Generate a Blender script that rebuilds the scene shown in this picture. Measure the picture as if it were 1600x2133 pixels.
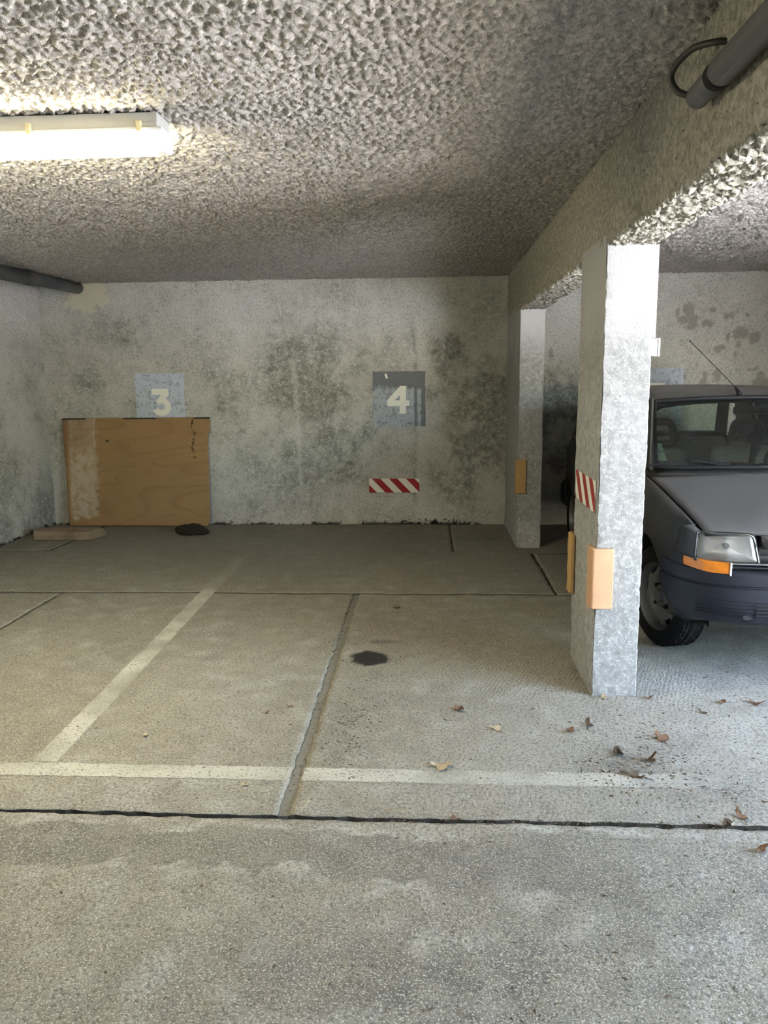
import bpy, bmesh, math, random
import numpy as np
from mathutils import Vector, Matrix
random.seed(5)
S = bpy.context.scene
for o in list(bpy.data.objects): bpy.data.objects.remove(o)

# ------------------------------------------------------------------ camera
CAM_H = 1.43
PITCH, YAW, ROLL, FPX = 0.1689, 0.0588, -0.0105, 1649.9
cd = bpy.data.cameras.new('camera'); cam = bpy.data.objects.new('camera', cd); S.collection.objects.link(cam)
cd.sensor_fit = 'VERTICAL'; cd.sensor_height = 24.0; cd.lens = FPX * 24.0 / 2133.0
cd.clip_start = 0.05; cd.clip_end = 300
_fw = Vector((-math.sin(YAW)*math.cos(PITCH), math.cos(YAW)*math.cos(PITCH), -math.sin(PITCH)))
_r = Vector((math.cos(YAW), math.sin(YAW), 0)); _u = _r.cross(_fw)
_r2 = _r*math.cos(ROLL) + _u*math.sin(ROLL); _u2 = -_r*math.sin(ROLL) + _u*math.cos(ROLL)
_m = Matrix((_r2, _u2, -_fw)).transposed().to_4x4(); _m.translation = (0, 0, CAM_H)
cam.matrix_world = _m
S.camera = cam

# ------------------------------------------------------------------ world, exposure
w = bpy.data.worlds.new('sky'); S.world = w; w.use_nodes = True
wn = w.node_tree.nodes; wl = w.node_tree.links
sky = wn.new('ShaderNodeTexSky'); sky.sky_type = 'NISHITA'; sky.sun_disc = False
sky.sun_elevation = math.radians(38); sky.sun_rotation = math.radians(200); sky.air_density = 1.3; sky.dust_density = 1.2; sky.ozone_density = 3.0
bgn = wn['Background']; wl.new(sky.outputs[0], bgn.inputs[0]); bgn.inputs[1].default_value = 1.6
sl_ = bpy.data.lights.new('sun', 'SUN'); sl_.energy = 66.0; sl_.angle = .01; sl_.color = (1.0, .97, .94)
sun = bpy.data.objects.new('sun', sl_); S.collection.objects.link(sun); sun.location = (14, 8, 14)
sun.rotation_euler = Vector((-.40, -.42, -.81)).to_track_quat('-Z', 'Y').to_euler()
S.view_settings.view_transform = 'Standard'; S.view_settings.look = 'None'
S.view_settings.gamma = 1.0; S.view_settings.use_curve_mapping = False
S.view_settings.exposure = 1.92
S.cycles.max_bounces = 5; S.cycles.diffuse_bounces = 3; S.cycles.glossy_bounces = 2; S.cycles.transmission_bounces = 3; S.cycles.transparent_max_bounces = 6
S.cycles.caustics_reflective = False; S.cycles.caustics_refractive = False
LAMP_STRENGTH = 26.0
# dimensions of the garage (metres)
H = 2.35; YB = 7.647; XL = -3.762; XB = 0.726; XP = 0.9255; ZB = 1.960
YF = -4.0; XR = 3.7; OPEN_Y0, OPEN_Y1, OPEN_Z = 0.2, 2.95, 2.34
pl = bpy.data.lights.new('daylight_portal', 'AREA'); pl.shape = 'RECTANGLE'; pl.size = OPEN_Y1-OPEN_Y0; pl.size_y = OPEN_Z
pl.cycles.is_portal = True
po = bpy.data.objects.new('daylight_portal', pl); S.collection.objects.link(po)
po.location = (XR+0.02, (OPEN_Y0+OPEN_Y1)/2, OPEN_Z/2); po.rotation_euler = (math.pi/2, 0, math.pi/2)

# ------------------------------------------------------------------ mesh helpers
def link(o, parent=None):
    S.collection.objects.link(o)
    if parent is not None: o.parent = parent
    return o
def tag(o, label=None, cat=None, group=None, kind=None):
    if label: o['label'] = label
    if cat: o['category'] = cat
    if group: o['group'] = group
    if kind: o['kind'] = kind
    return o
def empty(name, loc=(0,0,0), rz=0.0):
    o = bpy.data.objects.new(name, None); o.location = loc; o.rotation_euler = (0,0,rz); o.empty_display_size = .1
    return link(o)
def mesh(name, v, f, mat=None, parent=None, smooth=False, loc=None):
    me = bpy.data.meshes.new(name); me.from_pydata([tuple(p) for p in v], [], [tuple(q) for q in f]); me.update()
    if mat: me.materials.append(mat)
    if smooth: me.polygons.foreach_set('use_smooth', [True]*len(me.polygons))
    o = bpy.data.objects.new(name, me); link(o, parent)
    if loc: o.location = loc
    return o
def fixn(o):
    bm = bmesh.new(); bm.from_mesh(o.data); bmesh.ops.remove_doubles(bm, verts=bm.verts, dist=1e-5)
    bmesh.ops.recalc_face_normals(bm, faces=bm.faces); bm.to_mesh(o.data); bm.free(); return o
def bevel(o, wdt, seg=2, ang=35):
    m = o.modifiers.new('bevel', 'BEVEL'); m.width = wdt; m.segments = seg; m.limit_method = 'ANGLE'; m.angle_limit = math.radians(ang); return o
def subsurf(o, n=1):
    m = o.modifiers.new('sub', 'SUBSURF'); m.levels = n; m.render_levels = n; return o
def solid(o, t, off=-1):
    m = o.modifiers.new('solid', 'SOLIDIFY'); m.thickness = t; m.offset = off; return o
def boxvf(a, b):
    (x0,y0,z0),(x1,y1,z1) = a, b
    v = [(x0,y0,z0),(x1,y0,z0),(x1,y1,z0),(x0,y1,z0),(x0,y0,z1),(x1,y0,z1),(x1,y1,z1),(x0,y1,z1)]
    f = [(0,3,2,1),(4,5,6,7),(0,1,5,4),(1,2,6,5),(2,3,7,6),(3,0,4,7)]
    return v, f
def box(name, a, b, mat, parent=None, bev=0.0, seg=2, loc=None):
    v, f = boxvf(a, b); o = mesh(name, v, f, mat, parent, loc=loc)
    if bev: bevel(o, bev, seg)
    return o
def catmull(P, n=8, closed=False):
    P = [Vector(p) for p in P]; out = []
    N = len(P); rng = range(N if closed else N-1)
    for i in rng:
        if closed: a,b,c,d = P[i-1],P[i],P[(i+1)%N],P[(i+2)%N]
        else: a,b,c,d = P[max(i-1,0)],P[i],P[i+1],P[min(i+2,N-1)]
        for k in range(n):
            t = k/n
            out.append(.5*((2*b)+(c-a)*t+(2*a-5*b+4*c-d)*t*t+(3*b-a-3*c+d)*t**3))
    if not closed: out.append(P[-1])
    return out
def tube(name, P, r, mat, parent=None, n=10, closed=False, cap=True):
    P = [Vector(p) for p in P]; N = len(P); v = []; f = []
    R = r if isinstance(r, (list, tuple)) else [r]*N
    up = None
    for i, p in enumerate(P):
        a = P[i-1] if (i > 0 or closed) else P[i]; b = P[(i+1) % N] if (i < N-1 or closed) else P[i]
        t = (b-a).normalized()
        if up is None:
            up = t.cross(Vector((0,0,1)))
            if up.length < 1e-3: up = t.cross(Vector((1,0,0)))
            up.normalize()
        else:
            up = (up - t*up.dot(t)).normalized()
        s = t.cross(up)
        for k in range(n):
            an = 2*math.pi*k/n; v.append(p + (up*math.cos(an)+s*math.sin(an))*R[i])
    for i in range(N if closed else N-1):
        j = (i+1) % N
        for k in range(n):
            f.append((i*n+k, i*n+(k+1)%n, j*n+(k+1)%n, j*n+k))
    if cap and not closed:
        f.append(tuple(range(n-1,-1,-1))); f.append(tuple((N-1)*n+k for k in range(n)))
    return fixn(mesh(name, v, f, mat, parent, True))
def autosmooth(o, deg=40):
    me = o.data; me.polygons.foreach_set('use_smooth', [True]*len(me.polygons))
    try: me.set_sharp_from_angle(angle=math.radians(deg))
    except Exception: pass
    return o
def gridmesh(name, V, nx, ny, mat, parent=None, smooth=True, attrs=None, keep=None, flip=False):
    """V: (ny*nx,3) array, fast quads"""
    V = np.ascontiguousarray(V, dtype=np.float32)
    i = np.arange(ny-1)[:,None]*nx + np.arange(nx-1)[None,:]
    q = np.stack([i, i+1, i+nx+1, i+nx], -1)
    if flip: q = q[..., ::-1]
    q = q.reshape(-1,4)
    if keep is not None: q = q[keep.reshape(-1)]
    me = bpy.data.meshes.new(name); n = len(q)
    me.vertices.add(len(V)); me.vertices.foreach_set('co', V.ravel())
    me.loops.add(n*4); me.loops.foreach_set('vertex_index', np.ascontiguousarray(q, dtype=np.int32).ravel())
    me.polygons.add(n); me.polygons.foreach_set('loop_start', np.arange(0, n*4, 4, dtype=np.int32))
    me.polygons.foreach_set('use_smooth', np.full(n, smooth))
    me.update(calc_edges=True); me.validate()
    if attrs:
        for k, a in attrs.items():
            at = me.attributes.new(k, 'FLOAT', 'POINT'); at.data.foreach_set('value', np.ascontiguousarray(a, dtype=np.float32).ravel())
    if mat: me.materials.append(mat)
    o = bpy.data.objects.new(name, me); return link(o, parent)
def bandnoise(nx, ny, d, wl_, seed, bw=.45):
    r = np.random.default_rng(seed).standard_normal((ny, nx))
    k = np.hypot(np.fft.fftfreq(ny, d)[:,None], np.fft.fftfreq(nx, d)[None,:]); k[0,0] = 1e-6
    F = np.exp(-np.log(k*wl_)**2/(2*bw*bw)); F[0,0] = 0
    n = np.fft.ifft2(np.fft.fft2(r)*F).real; return n/n.std()
def fbm(nx, ny, d, wl_, seed, p=1.3):
    r = np.random.default_rng(seed).standard_normal((ny, nx))
    k = np.hypot(np.fft.fftfreq(ny, d)[:,None], np.fft.fftfreq(nx, d)[None,:])
    F = 1/(1+(k*wl_)**2)**p; F[0,0] = 0
    n = np.fft.ifft2(np.fft.fft2(r)*F).real; return n/n.std()
def sstep(a, b, x):
    t = np.clip((x-a)/(b-a), 0, 1); return t*t*(3-2*t)
class Field:
    """bilinear lookup in a noise array laid over x0.., y0.. with step d"""
    def __init__(s, A, x0, y0, d): s.A, s.x0, s.y0, s.d = A, x0, y0, d
    def __call__(s, x, y):
        u = np.clip((x-s.x0)/s.d, 0, s.A.shape[1]-1.001); v = np.clip((y-s.y0)/s.d, 0, s.A.shape[0]-1.001)
        i = u.astype(int); j = v.astype(int); fu = u-i; fv = v-j; A = s.A
        return (A[j,i]*(1-fu)+A[j,i+1]*fu)*(1-fv)+(A[j+1,i]*(1-fu)+A[j+1,i+1]*fu)*fv

# ------------------------------------------------------------------ material helpers
class NT:
    def __init__(s, name):
        s.m = bpy.data.materials.new(name); s.m.use_nodes = True; s.t = s.m.node_tree; s.n = s.t.nodes; s.l = s.t.links
        s.b = s.n['Principled BSDF']; s.out = s.n['Material Output']
        s.tc = None
    def co(s, kind='Object'):
        if s.tc is None: s.tc = s.n.new('ShaderNodeTexCoord')
        return s.tc.outputs[kind]
    def set(s, inp, val):
        if hasattr(val, 'is_linked') or isinstance(val, bpy.types.NodeSocket): s.l.new(val, inp)
        else: inp.default_value = val
    def noise(s, scale, detail=4, rough=.55, dist=0.0, vec=None, out=0):
        n = s.n.new('ShaderNodeTexNoise'); n.inputs['Scale'].default_value = scale; n.inputs['Detail'].default_value = detail
        n.inputs['Roughness'].default_value = rough; n.inputs['Distortion'].default_value = dist
        s.l.new(vec if vec is not None else s.co(), n.inputs['Vector']); return n.outputs[out]
    def voro(s, scale, feature='F1', vec=None, out=0, rnd=1.0):
        n = s.n.new('ShaderNodeTexVoronoi'); n.feature = feature; n.inputs['Scale'].default_value = scale; n.inputs['Randomness'].default_value = rnd
        s.l.new(vec if vec is not None else s.co(), n.inputs['Vector']); return n.outputs[out]
    def wave(s, scale, dist=0, detail=2, dscale=1, axis='X', vec=None, typ='BANDS'):
        n = s.n.new('ShaderNodeTexWave'); n.wave_type = typ; n.inputs['Scale'].default_value = scale; n.inputs['Distortion'].default_value = dist
        n.inputs['Detail'].default_value = detail; n.inputs['Detail Scale'].default_value = dscale
        if typ == 'BANDS': n.bands_direction = axis
        s.l.new(vec if vec is not None else s.co(), n.inputs['Vector']); return n.outputs['Fac']
    def mapv(s, scale=(1,1,1), rot=(0,0,0), loc=(0,0,0), vec=None):
        n = s.n.new('ShaderNodeMapping'); n.inputs['Scale'].default_value = scale; n.inputs['Rotation'].default_value = rot; n.inputs['Location'].default_value = loc
        s.l.new(vec if vec is not None else s.co(), n.inputs['Vector']); return n.outputs[0]
    def ramp(s, x, a, b, lo=0.0, hi=1.0):
        n = s.n.new('ShaderNodeMapRange'); n.interpolation_type = 'SMOOTHSTEP'
        n.inputs['From Min'].default_value = a; n.inputs['From Max'].default_value = b
        n.inputs['To Min'].default_value = lo; n.inputs['To Max'].default_value = hi
        s.l.new(x, n.inputs['Value']); return n.outputs[0]
    def math(s, op, a, b=0.0, clamp=False):
        n = s.n.new('ShaderNodeMath'); n.operation = op; n.use_clamp = clamp; s.set(n.inputs[0], a); s.set(n.inputs[1], b); return n.outputs[0]
    def mix(s, fac, a, b, mode='MIX'):
        n = s.n.new('ShaderNodeMix'); n.data_type = 'RGBA'; n.blend_type = mode
        s.set(n.inputs[0], fac); s.set(n.inputs[6], a); s.set(n.inputs[7], b); return n.outputs[2]
    def attr(s, name):
        n = s.n.new('ShaderNodeAttribute'); n.attribute_name = name; return n.outputs['Fac']
    def bump(s, h, strength=.5, dist=.01, prev=None):
        n = s.n.new('ShaderNodeBump'); n.inputs['Strength'].default_value = strength; n.inputs['Distance'].default_value = dist
        s.l.new(h, n.inputs['Height'])
        if prev is not None: s.l.new(prev, n.inputs['Normal'])
        s.l.new(n.outputs[0], s.b.inputs['Normal']); return n.outputs[0]
    def base(s, c): s.set(s.b.inputs['Base Color'], c)
    def rough(s, r): s.set(s.b.inputs['Roughness'], r)
def C(r, g, b): return (r, g, b, 1.0)
def plain(name, c, rough=.5, metal=0.0, coat=0.0, vary=.12, scale=30, bump=0.0, spec=None):
    t = NT(name); n = t.noise(scale, 3)
    d = tuple(x*(1-vary) for x in c[:3])+(1,); u = tuple(min(1, x*(1+vary)) for x in c[:3])+(1,)
    t.base(t.mix(n, d, u)); t.rough(rough); t.b.inputs['Metallic'].default_value = metal; t.b.inputs['Coat Weight'].default_value = coat
    if spec is not None: t.b.inputs['Specular IOR Level'].default_value = spec
    if bump: t.bump(t.noise(scale*4, 2), bump, .002)
    return t.m

def flecks(t, scale, width, vec=None, seedrot=(0,0,0)):
    """short bright worm-like fibre marks of lime on old concrete"""
    v = t.mapv(rot=seedrot, vec=vec)
    n = t.noise(scale, 1.5, .5, 1.2, vec=v)
    r = t.math('ABSOLUTE', t.math('SUBTRACT', n, .5))
    line = t.ramp(r, width, 0.0)
    m = t.ramp(t.noise(scale*.55, 2, vec=t.mapv(loc=(3.1,7.7,1.3), vec=vec)), .50, .60)
    return t.math('MULTIPLY', line, m)

def mat_wall():
    t = NT('old_wall_concrete')
    st = t.attr('stain'); lt = t.attr('lime'); pe = t.attr('peel'); bl = t.attr('black'); cr = t.attr('cream')
    n1 = t.noise(2.2, 4, .62); n2 = t.noise(14, 4, .65); n3 = t.noise(60, 2, .6)
    base = t.mix(n1, C(.45,.442,.41), C(.64,.628,.59))
    base = t.mix(t.math('MULTIPLY', lt, t.ramp(n2, .3, .7, .5, 1.0)), base, C(.72,.70,.66))
    # mould and damp, plus the shade painted in at the right
    s2 = t.math('MULTIPLY', st, t.ramp(n2, .25, .75, .6, 1.1), True)
    dark = t.mix(n3, C(.13,.13,.108), C(.22,.215,.182))
    col = t.mix(s2, base, dark)
    fl = t.math('MAXIMUM', flecks(t, 34, .035), flecks(t, 52, .04, seedrot=(.3,1.1,.7)))
    fm = t.math('MULTIPLY', fl, t.ramp(st, .05, .45, .15, .9))
    col = t.mix(t.ramp(n3, .50, .34, 0, .45), col, C(.16,.155,.13)); col = t.mix(fm, col, C(.76,.75,.70))
    # grime specks
    sp = t.ramp(t.voro(26, vec=t.mapv(loc=(.2,.5,.1))), .10, .05)
    col = t.mix(t.math('MULTIPLY', sp, t.ramp(n1, .5, .62, 0, .55)), col, C(.15,.145,.12))
    col = t.mix(t.math('MULTIPLY', pe, .85), col, t.mix(n3, C(.22,.205,.18), C(.38,.36,.32)))
    col = t.mix(cr, col, C(.62,.58,.46))
    col = t.mix(bl, col, C(.012,.012,.012))
    t.base(col); t.rough(.92); t.b.inputs['Specular IOR Level'].default_value = .25
    t.bump(n3, .5, .006)
    return t.m
def mat_ceiling(name, a, b, bs=.6, bd=.008, specks=0.0):
    t = NT(name)
    n1 = t.noise(1.6, 3, .6); n2 = t.noise(85, 3, .7)
    g_ = t.noise(36, 3, .75)
    col = t.mix(t.ramp(g_, .36, .64), t.mix(n1, tuple(x*.66 for x in a[:3])+(1,), tuple(x*.70 for x in b[:3])+(1,)), t.mix(n1, tuple(x*1.14 for x in a[:3])+(1,), tuple(x*1.16 for x in b[:3])+(1,)))
    if specks: col = t.mix(t.math('MULTIPLY', t.ramp(t.voro(42), .20, .10), specks), col, C(.13,.115,.085))  # dark specks paint the shade of open pores in the concrete
    t.base(col); t.rough(.9); t.b.inputs['Specular IOR Level'].default_value = .3
    t.bump(n2, bs, bd)
    return t.m
def mat_pillar():
    t = NT('pillar_concrete')
    n1 = t.noise(3, 3, .6); n2 = t.noise(22, 4, .65); n3 = t.noise(70, 2)
    base = t.mix(n1, C(.27,.264,.26), C(.38,.373,.37))
    sx = t.n.new('ShaderNodeSeparateXYZ'); t.l.new(t.co(), sx.inputs[0])
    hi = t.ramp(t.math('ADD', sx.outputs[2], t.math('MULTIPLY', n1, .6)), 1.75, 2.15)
    fl = t.math('MAXIMUM', flecks(t, 55, .055), flecks(t, 80, .06, seedrot=(.5,.9,.2)))
    mo = t.ramp(n2, .42, .62)
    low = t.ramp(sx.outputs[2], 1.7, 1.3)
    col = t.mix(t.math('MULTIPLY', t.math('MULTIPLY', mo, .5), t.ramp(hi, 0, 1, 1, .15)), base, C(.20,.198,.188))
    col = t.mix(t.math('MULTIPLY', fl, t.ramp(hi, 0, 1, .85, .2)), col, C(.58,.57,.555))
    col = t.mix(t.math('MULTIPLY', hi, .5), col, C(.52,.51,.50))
    t.base(col); t.rough(.9); t.b.inputs['Specular IOR Level'].default_value = .25
    t.bump(n3, .5, .005)
    return t.m
def mat_floor():
    t = NT('floor_concrete')
    st = t.attr('stain'); lt = t.attr('light'); ag = t.attr('coarse'); tr = t.attr('tread'); oil = t.attr('oil')
    n1 = t.noise(1.3, 4, .6); n2 = t.noise(11, 4, .65); n3 = t.noise(75, 3, .7); n4 = t.noise(190, 1, .6)
    base = t.mix(n1, C(.19,.168,.130), C(.335,.303,.243))
    base = t.mix(t.ramp(n2, .32, .68, 0, .5), base, C(.15,.137,.115))
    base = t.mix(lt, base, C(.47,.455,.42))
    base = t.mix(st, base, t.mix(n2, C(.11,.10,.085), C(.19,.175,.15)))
    gr = t.ramp(n3, .34, .62)
    col = t.mix(t.math('MULTIPLY', t.ramp(n3, .54, .34), .75), base, C(.095,.085,.07))
    col = t.mix(t.math('MULTIPLY', t.ramp(n4, .54, .68), .55), col, C(.58,.56,.51))
    # exposed aggregate
    v = t.voro(95); agm = t.math('MULTIPLY', ag, t.ramp(v, .32, .12))
    vc = t.voro(95, out=1)
    bw = t.n.new('ShaderNodeRGBToBW'); t.l.new(vc, bw.inputs[0])
    col = t.mix(t.math('MULTIPLY', agm, .8), col, t.mix(bw.outputs[0], C(.12,.105,.072), C(.60,.55,.44)))
    pits = t.math('MULTIPLY', t.ramp(t.voro(22, vec=t.mapv(loc=(.3,.1,.7))), .085, .04), t.ramp(n1, .40, .6))
    col = t.mix(t.math('MULTIPLY', pits, .7), col, C(.10,.09,.08))
    wv = t.wave(17, 5.0, 2, 1.2, 'X', vec=t.mapv(rot=(0,0,.35)))
    trm = t.math('MULTIPLY', tr, t.ramp(wv, .35, .75))
    col = t.mix(t.math('MULTIPLY', trm, .22), col, C(.55,.54,.51))
    col = t.mix(oil, col, t.mix(n3, C(.010,.009,.008), C(.035,.030,.026)))
    t.base(col); t.rough(.9); t.b.inputs['Specular IOR Level'].default_value = .3
    t.bump(t.math('ADD', n3, t.math('MULTIPLY', trm, .3)), .8, .006)
    return t.m
def mat_paintline():
    t = NT('worn_white_paint')
    n2 = t.noise(9, 5, .65); n3 = t.noise(75, 4, .7); n4 = t.noise(190, 2)
    col = t.mix(n2, C(.50,.48,.42), C(.64,.62,.55)); col = t.mix(t.math('MULTIPLY', t.ramp(n3, .5, .36), .5), col, C(.2,.19,.165))
    t.base(col); t.rough(.85)
    wear = t.math('ADD', t.math('MULTIPLY', t.ramp(n2, .40, .68), .32), t.math('MULTIPLY', t.ramp(n3, .5, .66), .75), True)
    al = t.ramp(wear, .05, 1.0, .85, .22)
    t.set(t.b.inputs['Alpha'], t.math('MULTIPLY', al, t.attr('fade'))); t.bump(n3, .6, .005)
    return t.m
def mat_panel(name, a, b, dark, top=0.0):
    t = NT(name)
    n1 = t.noise(3.2, 4, .6); n2 = t.noise(14, 5, .7, .4); n3 = t.noise(70, 3)
    col = t.mix(n1, a, b)
    ch = t.ramp(t.noise(46, 3, .6, .9), .60, .66)
    col = t.mix(t.ramp(n2, .50, .62, 0, .75), col, dark)
    col = t.mix(t.math('MULTIPLY', ch, .8), col, C(.07,.07,.075))
    col = t.mix(t.math('MULTIPLY', flecks(t, 40, .05), .5), col, C(.62,.64,.68))
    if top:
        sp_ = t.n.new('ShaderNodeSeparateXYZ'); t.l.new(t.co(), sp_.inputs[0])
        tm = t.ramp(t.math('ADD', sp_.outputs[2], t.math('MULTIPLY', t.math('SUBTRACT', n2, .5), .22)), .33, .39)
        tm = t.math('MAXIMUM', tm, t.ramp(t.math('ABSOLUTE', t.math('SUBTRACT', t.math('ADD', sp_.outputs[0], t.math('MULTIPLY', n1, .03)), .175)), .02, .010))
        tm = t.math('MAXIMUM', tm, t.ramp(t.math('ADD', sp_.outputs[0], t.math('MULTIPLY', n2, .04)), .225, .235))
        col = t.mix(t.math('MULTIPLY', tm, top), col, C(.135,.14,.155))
    t.base(col); t.rough(.8); t.bump(n3, .3, .004); return t.m
def mat_wood_board():
    t = NT('plywood_face')
    wash = t.attr('wash'); tar = t.attr('tar'); brown = t.attr('brown')
    v = t.mapv(scale=(.35,1,1.6))
    n0 = t.noise(1.6, 2, .5, 0.6, vec=v)
    rings = t.n.new('ShaderNodeMath'); rings.operation = 'FRACT'
    t.l.new(t.math('MULTIPLY', n0, 9.0), rings.inputs[0])
    g1 = t.ramp(rings.outputs[0], .60, .97); fine = t.noise(60, 3, .6, vec=t.mapv(scale=(.06,1,1)))
    n1 = t.noise(2.5, 4)
    col = t.mix(n1, C(.285,.17,.07), C(.375,.23,.098))
    col = t.mix(t.math('MULTIPLY', g1, .50), col, C(.23,.125,.05))
    col = t.mix(t.ramp(fine, .45, .7, 0, .35), col, C(.28,.15,.06))
    col = t.mix(brown, col, C(.20,.105,.05))
    col = t.mix(wash, col, C(.52,.44,.34))
    col = t.mix(tar, col, C(.015,.012,.010))
    t.base(col); t.rough(.62); t.bump(fine, .2, .003); return t.m
def mat_wood_log():
    t = NT('weathered_timber')
    fine = t.noise(40, 4, .6, .3, vec=t.mapv(scale=(.10,1,1))); n1 = t.noise(5, 4)
    col = t.mix(fine, C(.15,.112,.072), C(.36,.28,.195)); col = t.mix(t.ramp(n1, .45, .7, 0, .5), col, C(.12,.085,.055))
    t.base(col); t.rough(.85); t.bump(fine, .6, .008); return t.m
def mat_bark():
    t = NT('dark_bark'); n = t.noise(30, 5, .7, vec=t.mapv(scale=(1,.5,1))); v = t.voro(40)
    t.base(t.mix(n, C(.006,.0045,.003), C(.05,.034,.022))); t.rough(.95); t.bump(t.math('ADD', n, v), 1.0, .02); return t.m
def mat_glass(name, tint, ior=1.5, rough=0.0, dirt=0.0):
    t = NT(name); t.n.remove(t.b)
    tr = t.n.new('ShaderNodeBsdfTransparent'); tr.inputs[0].default_value = tint
    gl = t.n.new('ShaderNodeBsdfGlossy'); gl.inputs['Roughness'].default_value = rough
    fr = t.n.new('ShaderNodeFresnel'); fr.inputs[0].default_value = ior
    mx = t.n.new('ShaderNodeMixShader'); t.l.new(fr.outputs[0], mx.inputs[0]); t.l.new(tr.outputs[0], mx.inputs[1]); t.l.new(gl.outputs[0], mx.inputs[2])
    res = mx.outputs[0]
    if dirt:
        df = t.n.new('ShaderNodeBsdfDiffuse'); df.inputs[0].default_value = C(.6,.6,.57)
        m2 = t.n.new('ShaderNodeMixShader'); t.l.new(t.ramp(t.noise(6, 4), .3, .7, dirt*.6, dirt*1.3), m2.inputs[0]); t.l.new(res, m2.inputs[1]); t.l.new(df.outputs[0], m2.inputs[2]); res = m2.outputs[0]
    t.l.new(res, t.out.inputs[0]); return t.m
def mat_emit(name, c, s):
    t = NT(name); t.base(C(.9,.9,.85)); t.rough(.4)
    t.b.inputs['Emission Color'].default_value = c; t.b.inputs['Emission Strength'].default_value = s; return t.m
def mat_carpaint():
    t = NT('anthracite_car_paint')
    n = t.noise(140, 2); d = t.noise(3, 4)
    t.base(t.mix(n, C(.040,.041,.045), C(.070,.071,.076))); t.b.inputs['Metallic'].default_value = .35
    g = t.n.new('ShaderNodeNewGeometry'); sz = t.n.new('ShaderNodeSeparateXYZ'); t.l.new(g.outputs['Normal'], sz.inputs[0])
    dust_sheen = t.math('MULTIPLY', t.ramp(sz.outputs[2], .45, .95), t.ramp(d, .2, .8, .32, .52))
    t.base(t.mix(dust_sheen, t.mix(n, C(.016,.0165,.018), C(.030,.0305,.033)), C(.30,.29,.28)))  # upward faces: dust plus the sky and ceiling reflection, mixed into the colour
    t.rough(t.math('ADD', t.ramp(d, .3, .7, .34, .46), t.math('MULTIPLY', dust_sheen, .4))); t.b.inputs['Coat Weight'].default_value = .25; t.b.inputs['Coat Roughness'].default_value = .18
    return t.m
def mat_leaf(name, a, b):
    t = NT(name); n = t.noise(60, 4, .6); t.base(t.mix(n, a, b)); t.rough(.8); t.bump(n, .5, .003); return t.m

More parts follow.
